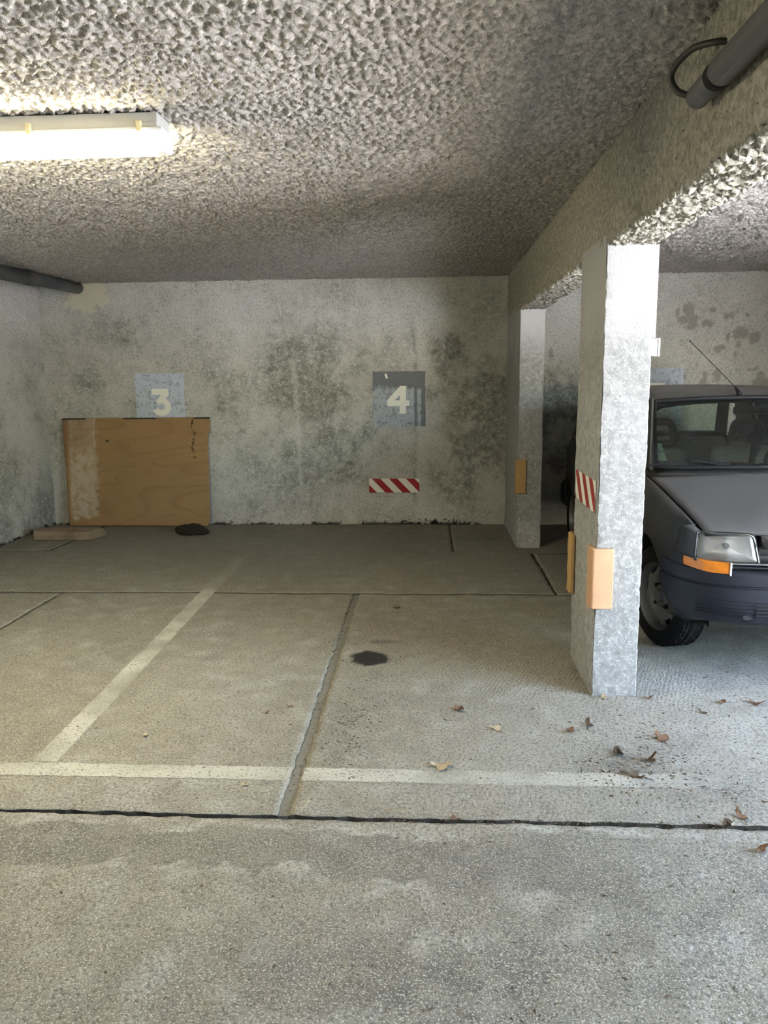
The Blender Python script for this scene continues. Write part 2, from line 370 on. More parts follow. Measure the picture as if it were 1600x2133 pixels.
M = dict(
 wall=mat_wall(), ceil=mat_ceiling('sprayed_ceiling', C(.48,.44,.405), C(.62,.575,.535)),
 beam=mat_ceiling('beam_concrete', C(.33,.305,.25), C(.45,.42,.35), .7, .008, .75),
 pillar=mat_pillar(), floor=mat_floor(), line=mat_paintline(),
 joint=plain('joint_dirt', C(.075,.062,.047), .95, vary=.5, scale=60, bump=.8),
 plainc=plain('plain_concrete', C(.45,.44,.41), .9, vary=.2, scale=4),
 outside=plain('yard_paving', C(.48,.49,.51), .9, vary=.15, scale=2),
 panel3=mat_panel('blue_grey_paint_pale', C(.46,.51,.60), C(.58,.635,.735), C(.28,.30,.34)),
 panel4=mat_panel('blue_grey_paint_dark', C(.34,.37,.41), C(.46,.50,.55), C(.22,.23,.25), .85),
 cream=plain('cream_paint', C(.84,.83,.76), .6, vary=.05, scale=20),
 white=plain('white_reflective', C(.82,.81,.74), .35, vary=.04, scale=20),
 red=plain('red_reflective', C(.34,.012,.012), .3, vary=.12, scale=40),
 board=mat_wood_board(), log=mat_wood_log(), bark=mat_bark(),
 foam=plain('orange_foam', C(.56,.33,.19), .75, vary=.10, scale=25, bump=.3),
 foam2=plain('tan_foam', C(.46,.285,.11), .75, vary=.10, scale=25, bump=.3),
 pvc=plain('grey_pvc', C(.105,.105,.11), .45, vary=.15, scale=12),
 pvc2=plain('grey_pvc_dark', C(.055,.055,.06), .5, vary=.15, scale=12),
 black=plain('black_rubber', C(.010,.010,.011), .6, vary=.3, scale=30, spec=.2),
 cable=plain('dark_cable', C(.035,.03,.025), .5, vary=.2),
 lampbody=plain('lamp_grey_plastic', C(.50,.50,.47), .5, vary=.05),
 clip=plain('lamp_clip', C(.62,.56,.34), .4, vary=.05),
 emit=mat_emit('lit_diffuser', C(1.0,.925,.62), LAMP_STRENGTH),
 lampend=mat_emit('diffuser_end', C(1.0,.98,.80), .06),
 whiteplastic=plain('white_plastic', C(.80,.80,.79), .4, vary=.03),
 paint=mat_carpaint(), hoodgap=plain('panel_gap', C(.004,.004,.004), .8),
 bumper=plain('bumper_plastic', C(.014,.016,.024), .5, vary=.12, scale=60, bump=.25, spec=.3),
 trim=plain('black_trim', C(.014,.014,.015), .42, vary=.2),
 chrome=plain('bright_trim', C(.60,.60,.60), .25, 1.0, vary=.04),
 reflector=plain('headlight_reflector', C(.90,.90,.90), .28, .45, vary=.02),
 amber=plain('amber_lens', C(.72,.22,.015), .18, coat=.5, vary=.25, scale=40),
 lensglass=mat_glass('headlight_glass', C(.96,.96,.96), 1.5, .05, .14),
 glass=mat_glass('car_glass', C(.72,.80,.74), 1.45, 0.0, .015),
 tyre=plain('tyre_rubber', C(.008,.008,.009), .8, vary=.3, scale=30, spec=.15),
 rim=plain('grey_steel_rim', C(.13,.13,.127), .45, .4, vary=.1),
 dark=plain('dark_recess', C(.006,.006,.006), .8),
 cloth=plain('grey_seat_cloth', C(.17,.17,.165), .95, vary=.2, scale=80),
 cloth2=plain('dark_seat_vinyl', C(.05,.05,.052), .7, vary=.2, scale=40),
 sticker=plain('pale_green_sticker', C(.30,.48,.40), .6, vary=.15, scale=60),
 maroon=plain('maroon_cover', C(.10,.035,.035), .7),
 leafA=mat_leaf('tan_dry_leaf', C(.34,.25,.15), C(.52,.42,.28)), leafB=mat_leaf('brown_dry_leaf', C(.10,.052,.027), C(.24,.13,.07)),
 leafC=mat_leaf('dark_leaf_crumbs', C(.04,.026,.016), C(.13,.085,.05)), stone=plain('brown_pebble', C(.16,.12,.08), .8),
)

# ================================================================== STRUCTURE
def lin(*seg):
    """lin(a, step, b, step, c ...) -> sorted coordinates"""
    out = [seg[0]]
    for i in range(1, len(seg), 2):
        a, st, b = seg[i-1], seg[i], seg[i+1]; n = max(1, int(round(abs(b-a)/st)))
        out += list(np.linspace(a, b, n+1)[1:])
    return np.array(out)
def blobs(x, y, L):
    r = np.zeros_like(x)
    for (cx, cy, rx, ry, a) in L: r += a*np.exp(-(((x-cx)/rx)**2+((y-cy)/ry)**2))
    return r
# ---- back wall
D = .015; NX, NZ = int(8.4/D), int(2.7/D)
wf1 = Field(fbm(NX, NZ, D, .45, 11), XL-.1, -.1, D); wf2 = Field(fbm(NX, NZ, D, .12, 12, 1.0), XL-.1, -.1, D)
wf3 = Field(bandnoise(NX, NZ, D, .06, 13), XL-.1, -.1, D)
xs = lin(XL-.15, .015, XR+.15); zs = lin(-.04, .0152, H+.02); gx, gz = np.meshgrid(xs, zs)
n1, n2, n3 = wf1(gx, gz), wf2(gx, gz), wf3(gx, gz)
ST = [(-3.05,1.85,.35,.22,.45),(-3.45,1.4,.25,.25,.35),(-3.2,1.22,.35,.2,.5),(-2.75,1.3,.3,.3,.35),(-1.35,1.6,.28,.33,.85),(-1.0,1.15,.5,.45,.55),
      (-1.6,.9,.45,.35,.45),(-.7,1.7,.5,.2,.5),(-.75,.8,.4,.35,.55),(.15,1.5,.22,.35,.6),(.42,1.25,.33,.55,.95),(.47,.75,.28,.35,.6),(.2,.35,.3,.14,.7),  # blobs left of the far pillar hold mould and the pillar's painted shade
      (-1.2,.4,.3,.2,.4),(-1.7,.15,.25,.12,.5),(-.8,.45,.2,.15,.4),(-2.0,1.25,.2,.25,.35),(1.2,1.2,.6,.22,1.2),(1.2,.8,.6,.4,1.0),(-3.6,.7,.15,.7,.35)]  # strong blobs right of the far pillar: mould and painted shadow together
stain = np.clip(blobs(gx, gz, ST)*(.62+.22*n1+.10*n2)+.19+.11*n1+.08*n2, 0, .92)
drip0 = np.exp(-((gx+1.30-.03*(1.6-gz))/.03)**2)*sstep(1.75,1.5,gz)*sstep(.1,.35,gz); stain *= 1-.5*drip0
stain *= 1-.8*np.exp(-((gx+.075+.008*n1)/.05)**2)*(gz < 1.95)          # pale run-off column beside the number
stain = np.clip(stain+.45*np.exp(-((gx+.145+.008*n1)/.018)**2)*sstep(.05,.3,gz)*sstep(2.0,1.7,gz), 0, .95)
drip = np.exp(-((gx+1.30-.03*(1.6-gz))/.02)**2)*sstep(1.75,1.5,gz)*sstep(.1,.35,gz)
lime = np.clip(.75*blobs(gx, gz, [(-.85,2.0,.5,.1,.7),(-2.2,1.95,.6,.15,.5),(-1.7,.55,.2,.35,.4),(-2.0,.9,.12,.4,.5),(2.6,1.7,1.0,.6,.8),(1.2,1.85,.5,.3,.7)])*(.8+.5*n1)+.45*drip+.15*n2*(n2 > .8), 0, 1)
PE = [(2.38,2.01,.055,.06),(2.35,1.92,.06,.035),(2.28,1.99,.02,.035),(2.41,1.86,.05,.03),(2.43,1.92,.03,.05),(2.596,2.008,.032,.025),(2.56,1.888,.05,.032),(2.721,1.946,.018,.035),(2.772,1.954,.018,.028),
      (2.87,1.79,.07,.055),(2.99,1.753,.045,.06),(2.749,1.765,.018,.035),(2.845,1.69,.022,.03),(2.661,1.649,.04,.025),(2.70,1.665,.03,.02),(2.824,1.603,.024,.03),(2.666,1.412,.036,.055),
      (2.553,1.42,.026,.03),(2.55,1.36,.03,.03),(2.985,1.461,.05,.014),(3.02,1.475,.02,.02),(3.07,1.35,.07,.05),(3.06,1.42,.04,.03),(2.914,1.952,.02,.02),(2.31,1.33,.03,.012),(2.37,1.40,.018,.024),
      (3.2,1.6,.06,.05),(3.3,1.85,.05,.07),(3.45,1.5,.08,.05),(1.13,1.62,.02,.05)]
peel = np.zeros_like(gx)
for cx, cz, rx, rz in PE:
    d = np.hypot((gx-cx)/rx, (gz-cz)/rz); peel = np.maximum(peel, sstep(1.25, .9, d+.16*n3+.15*n2))
cream = sstep(1.1, .85, np.hypot((gx+3.27)/.20, (gz-2.25)/.17)+.13*n2+.06*n3)
black = sstep(.030, .012, gz+.012*n3*(n2 > 0)+.02*(n1 < .2))*sstep(XB, XB-.2, gx)
black = np.maximum(black, sstep(.2, .6, n3+.4*n2)*sstep(1.1, .8, np.hypot((gx-.02)/.33, (gz-.035)/.028)))
wy = YB - .0022*n1 - .0010*n2 - .0006*n3 + .004*peel - .006*drip
V = np.stack([gx, wy, gz], -1).reshape(-1, 3)
wb = gridmesh('wall_back', V, len(xs), len(zs), M['wall'], attrs=dict(stain=stain, lime=lime, peel=peel, cream=cream, black=black))
tag(wb, 'mould-stained concrete back wall with painted bay numbers', 'wall', kind='structure')
# ---- left wall
ys = lin(YF-.1, .25, 4.0, .018, YB+.1); zs = lin(-.04, .018, H+.02); gy, gz = np.meshgrid(ys, zs)
fl = Field(fbm(int(12.2/.02), int(2.6/.02), .02, .5, 21), YF-.2, -.1, .02); fl2 = Field(fbm(int(12.2/.02), int(2.6/.02), .02, .1, 22, 1.0), YF-.2, -.1, .02)
n1, n2 = fl(gy, gz), fl2(gy, gz)
stain = np.clip((.38+.22*n1+.1*n2)*sstep(1.95, 1.6, gz), 0, .8); stain = np.clip(stain+.4*sstep(.5, .1, gz)*(.5+.5*n1), 0, .85)
lime = np.clip(.5*sstep(1.7, 2.0, gz)+.2*n1, 0, 1)
black = sstep(.028, .01, gz+.012*n2)
step = .012*sstep(1.973-.006, 1.973+.006, gz+.004*n2)
V = np.stack([XL+step+.002*n1+.001*n2, gy, gz], -1).reshape(-1, 3)
wlft = gridmesh('wall_left', V, len(ys), len(zs), M['wall'], attrs=dict(stain=stain, lime=lime, peel=stain*0, cream=stain*0, black=black), flip=True)
tag(wlft, 'grey concrete side wall left of bay three', 'wall', kind='structure')
# ---- walls behind the camera and the far side with the open entrance
o = box('wall_front', (XL-.2, YF-.2, -.04), (XR+.2, YF, H+.02), M['plainc']); tag(o, 'plain concrete wall behind the viewer', 'wall', kind='structure')
v = []; f = []
for a, b in (((XR, OPEN_Y1, -.04), (XR+.2, YB+.2, H)), ((XR, YF, -.04), (XR+.2, OPEN_Y0, H)), ((XR, OPEN_Y0, OPEN_Z), (XR+.2, OPEN_Y1, H))):
    q, g = boxvf(a, b); f += [tuple(i+len(v) for i in k) for k in g]; v += q
o = mesh('wall_right', v, f, M['plainc']); tag(o, 'far concrete wall with the open vehicle entrance', 'wall', kind='structure')
o = box('ground_outside', (XR+.2, -40, -.06), (70, 40, -.02), M['outside']); tag(o, 'pale paved yard outside the entrance', 'ground', kind='structure')
# ---- ceiling: sprayed lumpy coat
CD = .006; cnx, cny = int(5.0/CD), int(7.0/CD)
def lumps(seed, nx, ny, d, wl_=.037):
    a = bandnoise(nx, ny, d, wl_, seed, .38); b = bandnoise(nx, ny, d, wl_*.55, seed+1, .35); c = bandnoise(nx, ny, d, .22, seed+2, .4)
    return np.tanh(1.9*a)*.0075 + b*.0026 + c*.0016 + np.minimum(np.maximum(0, b-1.1), 1)*.006
lump = Field(lumps(31, cnx, cny, CD), -4.0, .9, CD)
ceil_parts = []
def ceil_piece(name, xs, ys, fld, parent=None, amp=1.0):
    gx, gy = np.meshgrid(xs, ys); hz = fld(gx, gy)*amp
    V = np.stack([gx, gy, H - .004 + hz], -1).reshape(-1, 3)
    return gridmesh(name, V, len(xs), len(ys), M['ceil'], parent, flip=True)
ce = ceil_piece('ceiling', lin(XL-.1, .009, XB+.05), lin(3.1, .009, YB+.05), lump)
tag(ce, 'rough sprayed concrete ceiling above the bays', 'ceiling', kind='structure')
ceil_piece('ceiling_section', lin(-2.2, .007, XB+.05), lin(1.05, .007, 3.1), lump, ce)
ceil_piece('ceiling_section', lin(XL-.1, .02, -2.2), lin(1.05, .02, 3.1), lump, ce, .6)
lump2 = Field(lumps(41, int(4.2/.009), int(6.6/.009), .009), .85, 1.2, .009)
ceil_piece('ceiling_section', lin(XP-.05, .012, XR+.1), lin(1.4, .012, YB+.05), lump2, ce, 1.5)
for k, (a, b) in enumerate((((XL-.2, YF-.2, H), (XP, 1.05, H+.1)), ((XP, YF-.2, H), (XR+.2, 1.4, H+.1)), ((XL-.2, 1.05, H+.03), (XR+.2, YB+.2, H+.1)))):
    box('ceiling_slab', a, b, M['plainc'], ce)
# ---- beam over the pillars
sv = []
for z in lin(H+.01, .0062, ZB+.006): sv.append((XB, z, -1, 0))
for x in lin(XB+.006, .010, XP-.006): sv.append((x, ZB, 0, -1))
for z in lin(ZB+.006, .03, H+.01): sv.append((XP, z, 1, 0))
sv = np.array(sv); sl = np.r_[0, np.cumsum(np.hypot(np.diff(sv[:,0]), np.diff(sv[:,1])))]
ys = lin(YF, .3, 1.2, .0062, 4.6, .0085, YB+.03)
gs, gy = np.meshgrid(np.arange(len(sv)), ys)
b1 = Field(bandnoise(int(1.2/.008), int(12/.008), .008, .034, 51, .4), 0, YF-.1, .008)
b2 = Field(bandnoise(int(1.2/.008), int(12/.008), .008, .034, 52, .4), 0, YF-.1, .008)
b3 = Field(bandnoise(int(1.2/.008), int(12/.008), .008, .25, 53, .4), 0, YF-.1, .008)
L = sl[gs]; pit = -.014*sstep(.75, 1.15, b1(L, gy)) + b3(L, gy)*.0015 + b1(L, gy)*.0012
lum = np.tanh(1.8*b2(L, gy))*.009 + b1(L, gy)*.002
side = sv[gs, 2] != 0; d = np.where(side, pit, lum)
near = np.exp(-((L-(H+.01-ZB))/.025)**2); d = d + near*b2(L, gy)*.003
V = np.stack([sv[gs,0]+d*(sv[gs,2]+near*.0), gy, sv[gs,1]+d*sv[gs,3]-near*np.abs(b2(L,gy))*.003*side], -1).reshape(-1,3)
bo = gridmesh('ceiling_beam', V, len(sv), len(ys), M['beam'], flip=False)
tag(bo, 'concrete ceiling beam running above the two pillars', 'beam', kind='structure')
# ---- pillars
def column(name, x0, x1, y0, y1, z1, seed, label):
    per = []
    for (a, b) in (((x0,y0),(x1,y0)), ((x1,y0),(x1,y1)), ((x1,y1),(x0,y1)), ((x0,y1),(x0,y0))):
        ln = math.hypot(b[0]-a[0], b[1]-a[1]); e = .004/ln
        for t in [0, e]+list(np.linspace(0, 1, int(ln/.02)+1)[1:-1])+[1-e]: per.append((a[0]+(b[0]-a[0])*t, a[1]+(b[1]-a[1])*t))
    per = np.array(per+[per[0]]); zs = lin(-.03, .015, z1+.03); i, gz = np.meshgrid(np.arange(len(per)), zs)
    px, py = per[i,0], per[i,1]; cx, cy = (x0+x1)/2, (y0+y1)/2
    edx = np.minimum(px-x0, x1-px); edy = np.minimum(py-y0, y1-py); ed = np.maximum(edx, edy)
    f1 = Field(bandnoise(400, 300, .01, .05, seed, .5), 0, -.05, .01); f2 = Field(fbm(400, 300, .01, .3, seed+1), 0, -.05, .01)
    arc = np.r_[0, np.cumsum(np.hypot(np.diff(per[:,0]), np.diff(per[:,1])))]; u = arc[i]
    cid = np.round((px > cx)*1.0+(py > cy)*2.0)
    chip = np.maximum(0, f1(cid*.7+.1+gz*0, gz)-.8)*.003*np.exp(-(ed/.010)**2) + .0022*np.exp(-(ed/.003)**2)
    foot = np.maximum(0, f1(u, gz)-.2)*.006*sstep(.05, .0, gz)
    off = chip+foot-.0012*f2(u, gz)-.0006*f1(u, gz)
    V = np.stack([px+np.sign(cx-px)*off*(edx < .021), py+np.sign(cy-py)*off*(edy < .021), gz], -1).reshape(-1,3)
    o = gridmesh(name, V, len(per), len(zs), M['pillar']); autosmooth(o, 30)
    return tag(o, label, 'pillar', kind='structure')
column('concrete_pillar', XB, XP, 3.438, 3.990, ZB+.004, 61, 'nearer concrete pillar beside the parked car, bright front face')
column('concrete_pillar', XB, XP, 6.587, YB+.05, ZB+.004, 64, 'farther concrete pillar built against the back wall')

# ---- floor: slabs with recessed joints
fx0, fy0, fd = -4.2, .3, .02
fA = Field(fbm(int(8.6/fd), int(7.8/fd), fd, .6, 71), fx0, fy0, fd); fB = Field(fbm(int(8.6/fd), int(7.8/fd), fd, .12, 72, 1.0), fx0, fy0, fd)
fC = Field(bandnoise(int(8.6/fd), int(7.8/fd), fd, .25, 73), fx0, fy0, fd); fD = Field(bandnoise(int(8.6/fd), int(7.8/fd), fd, .07, 74), fx0, fy0, fd)
def floor_h(x, y): return .0010*fA(x, y)+.0006*fC(x, y)
def floor_attrs(x, y):
    a, b, c, e = fA(x, y), fB(x, y), fC(x, y), fD(x, y)
    st = .17*np.clip(a, 0, 2)+.08*np.clip(b, 0, 2)+.22*sstep(4.6,7.0,y)*(1+.3*c)+blobs(x, y, [(-.36,3.05,.12,.28,.55),(-.33,3.35,.10,.12,.3),(.75,2.8,.22,.14,.55),(.95,2.6,.3,.10,.45),(-.29,3.62,.10,.12,.5),(-.26,4.15,.09,.035,.9),(-.42,4.2,.15,.05,.45),  # the rise towards the back also paints in the light falloff
        (-2.2,5.9,.22,.15,.4),(-1.3,6.0,.5,.4,.2),(0,6.9,.9,.3,.3),(.5,6.95,.15,.12,.5),(-.1,6.4,.25,.10,.4),(-.3,7.2,.3,.1,.35),(.05,4.5,.5,.25,.15),(-.35,4.6,.12,.2,.25),(.72,3.7,.04,.35,.7),(-2.5,7.4,.8,.2,.3),(-3.4,6.6,.5,.3,.3),(.95,3.75,.06,.2,.4)])*(.75+.35*b)
    up = 2.315+.015*c+.02*a*(x > -.2); lo = 2.12+.02*c+.012*e-.10*sstep(-.5,.1,x)
    sm = sstep(lo-.006, lo+.012, y)*sstep(up+.008, up-.012, y)*sstep(1.0, .2, x+.1*a)
    st = st+.72*sm*(.85+.15*b)+blobs(x, y, [(.05,1.70,.30,.14,.8),(-.3,1.75,.4,.12,.35),(.12,1.5,.15,.1,.4),(.8,2.0,.5,.15,.35)])*(.7+.5*b)
    li = np.clip(.12*c+.10*a, 0, 1)+blobs(x, y, [(-.9,3.5,.3,.5,.3),(-1.0,2.55,.5,.15,.3),(-.6,2.3,.6,.03,.4),(.4,2.35,.8,.03,.3),(-.15,2.55,.3,.2,.1),(-2.4,4.0,.5,.5,.2)])*(.7+.4*b)+blobs(x, y, [(1.4,3.4,.75,.9,.75),(.5,3.0,.5,.6,.25)])*(.85+.15*b)  # second blob list paints the pool of daylight into the floor colour
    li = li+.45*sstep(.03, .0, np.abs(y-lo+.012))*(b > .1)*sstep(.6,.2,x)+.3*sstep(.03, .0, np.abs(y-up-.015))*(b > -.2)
    co = sstep(2.14, 2.0, y+.04*c)*.9+.18
    tr = blobs(x, y, [(.42,3.72,.42,.32,.9),(-1.30,3.5,.10,.9,.8),(1.08,3.55,.22,.35,.8),(.7,2.50,.5,.05,.35),(.2,2.75,.2,.3,.4)])
    oil = sstep(1.12, .88, np.hypot((x+.305)/.100, (y-3.89)/.098)+.12*b+.10*e)+.35*sstep(1.2,.7,np.hypot((x+.255)/.085, (y-4.15)/.03)+.1*e)
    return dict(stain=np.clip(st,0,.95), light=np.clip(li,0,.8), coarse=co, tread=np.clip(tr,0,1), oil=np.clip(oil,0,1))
fl = box('floor', (XL-.2, YF-.2, -.30), (XR+.2, YB+.2, -.018), M['joint']); tag(fl, 'worn concrete garage floor with joints and faded lines', 'floor', kind='structure')
def slab(rects, xs, ys, seed):
    gx, gy = np.meshgrid(xs, ys)
    cx = (gx[:-1,:-1]+gx[1:,1:])/2; cy = (gy[:-1,:-1]+gy[1:,1:])/2; keep = np.zeros(cx.shape, bool)
    for (a, b, c, d) in rects: keep |= (cx > a)&(cx < b)&(cy > c)&(cy < d)
    at = floor_attrs(gx, gy); wob = Field(bandnoise(300, 300, .03, .12, seed, .6), -4.5, .0, .03); wob2 = Field(bandnoise(300, 300, .03, .12, seed+1, .6), -4.5, .0, .03)
    V = np.stack([gx+.0035*wob(gx, gy), gy+.0035*wob2(gx, gy), floor_h(gx, gy)], -1).reshape(-1,3)
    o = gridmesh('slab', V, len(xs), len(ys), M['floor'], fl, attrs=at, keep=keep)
    bm = bmesh.new(); bm.from_mesh(o.data); bmesh.ops.delete(bm, geom=[q for q in bm.verts if not q.link_faces], context='VERTS')
    be = [e for e in bm.edges if e.is_boundary]; r = bmesh.ops.extrude_edge_only(bm, edges=be)
    nv = [g for g in r['geom'] if isinstance(g, bmesh.types.BMVert)]
    for q in nv: q.co.z -= .04
    for g in r['geom']:
        if isinstance(g, bmesh.types.BMFace): g.smooth = False; g.material_index = 1
    o.data.materials.append(M['joint']); bm.to_mesh(o.data); bm.free(); return o
J1, J2 = 2.374, 2.396           # wide transverse joint
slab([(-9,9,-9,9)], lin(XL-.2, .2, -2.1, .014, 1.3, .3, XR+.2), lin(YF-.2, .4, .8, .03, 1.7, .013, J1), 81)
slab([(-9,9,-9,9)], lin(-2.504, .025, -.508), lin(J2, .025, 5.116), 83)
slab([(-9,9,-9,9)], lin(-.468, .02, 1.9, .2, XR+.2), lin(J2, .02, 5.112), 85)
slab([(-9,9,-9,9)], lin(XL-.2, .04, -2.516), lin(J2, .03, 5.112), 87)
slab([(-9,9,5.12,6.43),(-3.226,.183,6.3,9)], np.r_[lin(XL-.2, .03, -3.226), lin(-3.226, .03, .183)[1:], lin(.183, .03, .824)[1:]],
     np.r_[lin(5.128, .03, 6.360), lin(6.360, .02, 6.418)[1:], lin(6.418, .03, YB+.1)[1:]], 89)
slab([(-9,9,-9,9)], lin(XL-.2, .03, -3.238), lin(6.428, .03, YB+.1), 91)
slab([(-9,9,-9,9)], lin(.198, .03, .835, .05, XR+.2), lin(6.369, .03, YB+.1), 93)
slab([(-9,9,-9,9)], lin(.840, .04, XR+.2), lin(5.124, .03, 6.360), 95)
jf = plain('joint_mortar', C(.17,.16,.135), .95, vary=.35, scale=40, bump=.6)
box('joint_filler', (-.510,2.40,-.04), (-.466,5.11,-.004), jf, fl)
box('joint_filler', (.182,6.37,-.03), (.199,YB,-.007), M['joint'], fl)
def stripe(rect, skew=0.0, fade=None, fn=None):
    x0, x1, y0, y1 = rect; xs = lin(x0, .02, x1); ys = lin(y0, .02, y1); gx, gy = np.meshgrid(xs, ys)
    e = .0022*fD(gx*1.0, gy)
    ex = np.where((gx == x0) | (gx == x1), e, 0); ey = np.where((gy == y0) | (gy == y1), e, 0)
    X = gx+ex+skew*(gy-y0); Y = gy+ey
    fa = fn(gx, gy) if fn else np.ones_like(gx)
    V = np.stack([X, Y, floor_h(X, Y)+.0016], -1).reshape(-1,3)
    return gridmesh('painted_line', V, len(xs), len(ys), M['line'], fl, attrs=dict(fade=np.clip(fa, 0, 1)))
tag(stripe((-1.515,-1.415,2.732,6.25), -.018, fn=lambda x, y: (.95-.62*sstep(4.2, 6.2, y))*(.85+.2*fA(x, y))), 'faded white line dividing bays three and four')
tag(stripe((-2.9,-.508,2.625,2.722), fn=lambda x, y: .92+.15*fA(x, y)), 'faded white line across the front of bay three')
tag(stripe((-.462,1.9,2.625,2.720), fn=lambda x, y: (.92-.35*sstep(.5, 1.1, x)+.15*fA(x, y))), 'faded white line across the front of bay four')

# ================================================================== OBJECTS ON THE BUILDING
# ---- fluorescent lamp
lx1, lx0 = -.915, -2.415; ly = 2.93
lamp = empty('ceiling_lamp', ((lx0+lx1)/2, ly, H-.012)); tag(lamp, 'lit fluorescent strip lamp fixed to the sprayed ceiling', 'lamp')
def xprism(name, prof, xa, xb, mat, parent, bev=0.0, base=None):
    """prof: (y,z) outline, extruded along x; coordinates are world, made local to parent"""
    bx = base or parent.location; n = len(prof)
    v = [(xa-bx[0], p[0]-bx[1], p[1]-bx[2]) for p in prof]+[(xb-bx[0], p[0]-bx[1], p[1]-bx[2]) for p in prof]
    f = [tuple(range(n)), tuple(range(2*n-1, n-1, -1))]+[(i, i+n, (i+1)%n+n, (i+1)%n) for i in range(n)]
    o = fixn(mesh(name, v, f, mat, parent))
    if bev: bevel(o, bev)
    return o
zc = H-.012
xprism('housing', [(ly-.062,zc),(ly-.066,zc-.03),(ly-.072,zc-.052),(ly+.072,zc-.052),(ly+.066,zc-.03),(ly+.062,zc)], lx0+.02, lx1-.022, M['lampbody'], lamp, .003)
xprism('gasket_rim', [(ly-.076,zc-.052),(ly-.076,zc-.060),(ly+.076,zc-.060),(ly+.076,zc-.052)], lx0+.005, lx1-.005, M['whiteplastic'], lamp, .002)
dp = [(ly-.070,zc-.060),(ly-.068,zc-.088),(ly-.054,zc-.112),(ly-.025,zc-.122),(ly+.025,zc-.122),(ly+.054,zc-.112),(ly+.068,zc-.088),(ly+.070,zc-.060)]
autosmooth(xprism('diffuser', dp, lx0+.05, lx1-.055, M['emit'], lamp))
ep = [(ly+(y-ly)*.985, zc-.060+(z-zc+.060)*.97) for y, z in dp]
o = xprism('diffuser_end', ep, lx1-.055, lx1-.008, M['lampend'], lamp, .006); xprism('diffuser_end', ep, lx0+.008, lx0+.05, M['lampend'], lamp, .006)
for x in (-1.00, -1.39, -1.78, -2.17):
    xprism('clip', [(ly-.079,zc-.030),(ly-.079,zc-.066),(ly-.068,zc-.070),(ly-.066,zc-.030)], x-.010, x+.010, M['clip'], lamp, .003)
xprism('mount_bracket', [(ly-.03,zc+.010),(ly-.03,zc),(ly+.03,zc),(ly+.03,zc+.010)], lx1-.10, lx1-.05, M['pvc2'], lamp)

# ---- painted bay numbers
def clip_poly(P, x0, x1, y0, y1):
    for ax, val, s in ((0,x0,1),(0,x1,-1),(1,y0,1),(1,y1,-1)):
        out = []
        for i in range(len(P)):
            a, b = P[i-1], P[i]; da, db = s*(a[ax]-val), s*(b[ax]-val)
            if (da >= 0) != (db >= 0):
                t = da/(da-db); out.append((a[0]+(b[0]-a[0])*t, a[1]+(b[1]-a[1])*t))
            if db >= 0: out.append(b)
        P = out
        if not P: break
    return P
def flat_pieces(name, polys, y, th0, mat, parent, loc):
    """polygons in x,z (counter-clockwise seen from -y), given thickness th towards -y"""
    v = []; f = []
    for ip_, P in enumerate(polys):
        b = len(v); n = len(P); th = th0+.00012*ip_
        v += [(p[0], y-th, p[1]) for p in P]+[(p[0], y, p[1]) for p in P]
        f += [tuple(range(b, b+n)), tuple(range(b+2*n-1, b+n-1, -1))]+[(b+i, b+i+n, b+(i+1)%n+n, b+(i+1)%n) for i in range(n)]
    o = mesh(name, v, f, mat, parent)
    return fixn(o)
def arc(cx, cz, r0, r1, a0, a1, n=22):
    out = []
    for i in range(n):
        t0 = math.radians(a0+(a1-a0)*i/n); t1 = math.radians(a0+(a1-a0)*(i+1)/n)
        out.append([(cx+r0*math.cos(t0), cz+r0*math.sin(t0)), (cx+r1*math.cos(t0), cz+r1*math.sin(t0)), (cx+r1*math.cos(t1), cz+r1*math.sin(t1)), (cx+r0*math.cos(t1), cz+r0*math.sin(t1))])
    return out
def number_panel(x0, x1, z0, z1, polys, mat, label):
    cx = (x0+x1)/2; r = empty('bay_number', (cx, YB-.0045, z0)); tag(r, label, 'number', 'painted bay numbers on the back wall')
    w2 = (x1-x0)/2; hh = z1-z0; pts = []
    rg = random.Random(int(x0*100)+7)
    for k in range(12): pts.append((-w2+2*w2*k/12, rg.uniform(-.002,.002)))
    for k in range(12): pts.append((w2+rg.uniform(-.003,.003), hh*k/12))
    for k in range(12): pts.append((w2-2*w2*k/12, hh+rg.uniform(-.002,.002)))
    for k in range(12): pts.append((-w2+rg.uniform(-.003,.003), hh-hh*k/12))
    flat_pieces('painted_square', [pts], 0, .001, mat, r, None)
    flat_pieces('numeral', polys, -.0011, .0012, M['cream'], r, None)
    return r
kz = .2300/.4                                  # zoom pixels are read as 1/1000, scaled to metres on the wall
def P3(L, ox, oy, k): return [((x-ox)*k, (oy-y)*k) for x, y in L]
s3 = .4830/(960-215)                           # panel three: 215..960 px of the crop are 0.483 m
top3 = [(460,555),(460,465),(705,465),(725,508),(725,552),(650,628),(575,695),(523,655),(600,555)]
b0 = P3([(460,555),(460,465),(705,465),(722,500),(600,555)][:5], 587, 912, s3); b0.reverse()
q3 = [[(460,555),(600,555),(712,505),(705,465),(460,465)], [(600,555),(725,552),(725,500),(705,465)], [(523,655),(570,697),(655,625),(725,552),(725,510),(600,555)]]
polys3 = [P3(L, 587, 912, s3) for L in q3]
cx3, cz3 = (603-587)*s3, (912-733)*s3
polys3 += [[(p[0], p[1]*.92+cz3*.08) for p in q] for q in arc(cx3, cz3, 54*s3, 147*s3, -158, 108)]
number_panel(-2.861, -2.378, 1.000, 1.488, [[(x, z+(1.049-1.000)) for x, z in q] for q in polys3], M['panel3'], 'painted grey-blue square numbered 3 above the plywood board')
s4 = .502/(1003-240); o4 = (621, 1020)
q4 = [[(627,835),(718,835),(725,435),(640,435)], [(452,726),(770,725),(770,646),(450,640)], [(450,640),(562,640),(727,470),(727,435),(640,435)]]
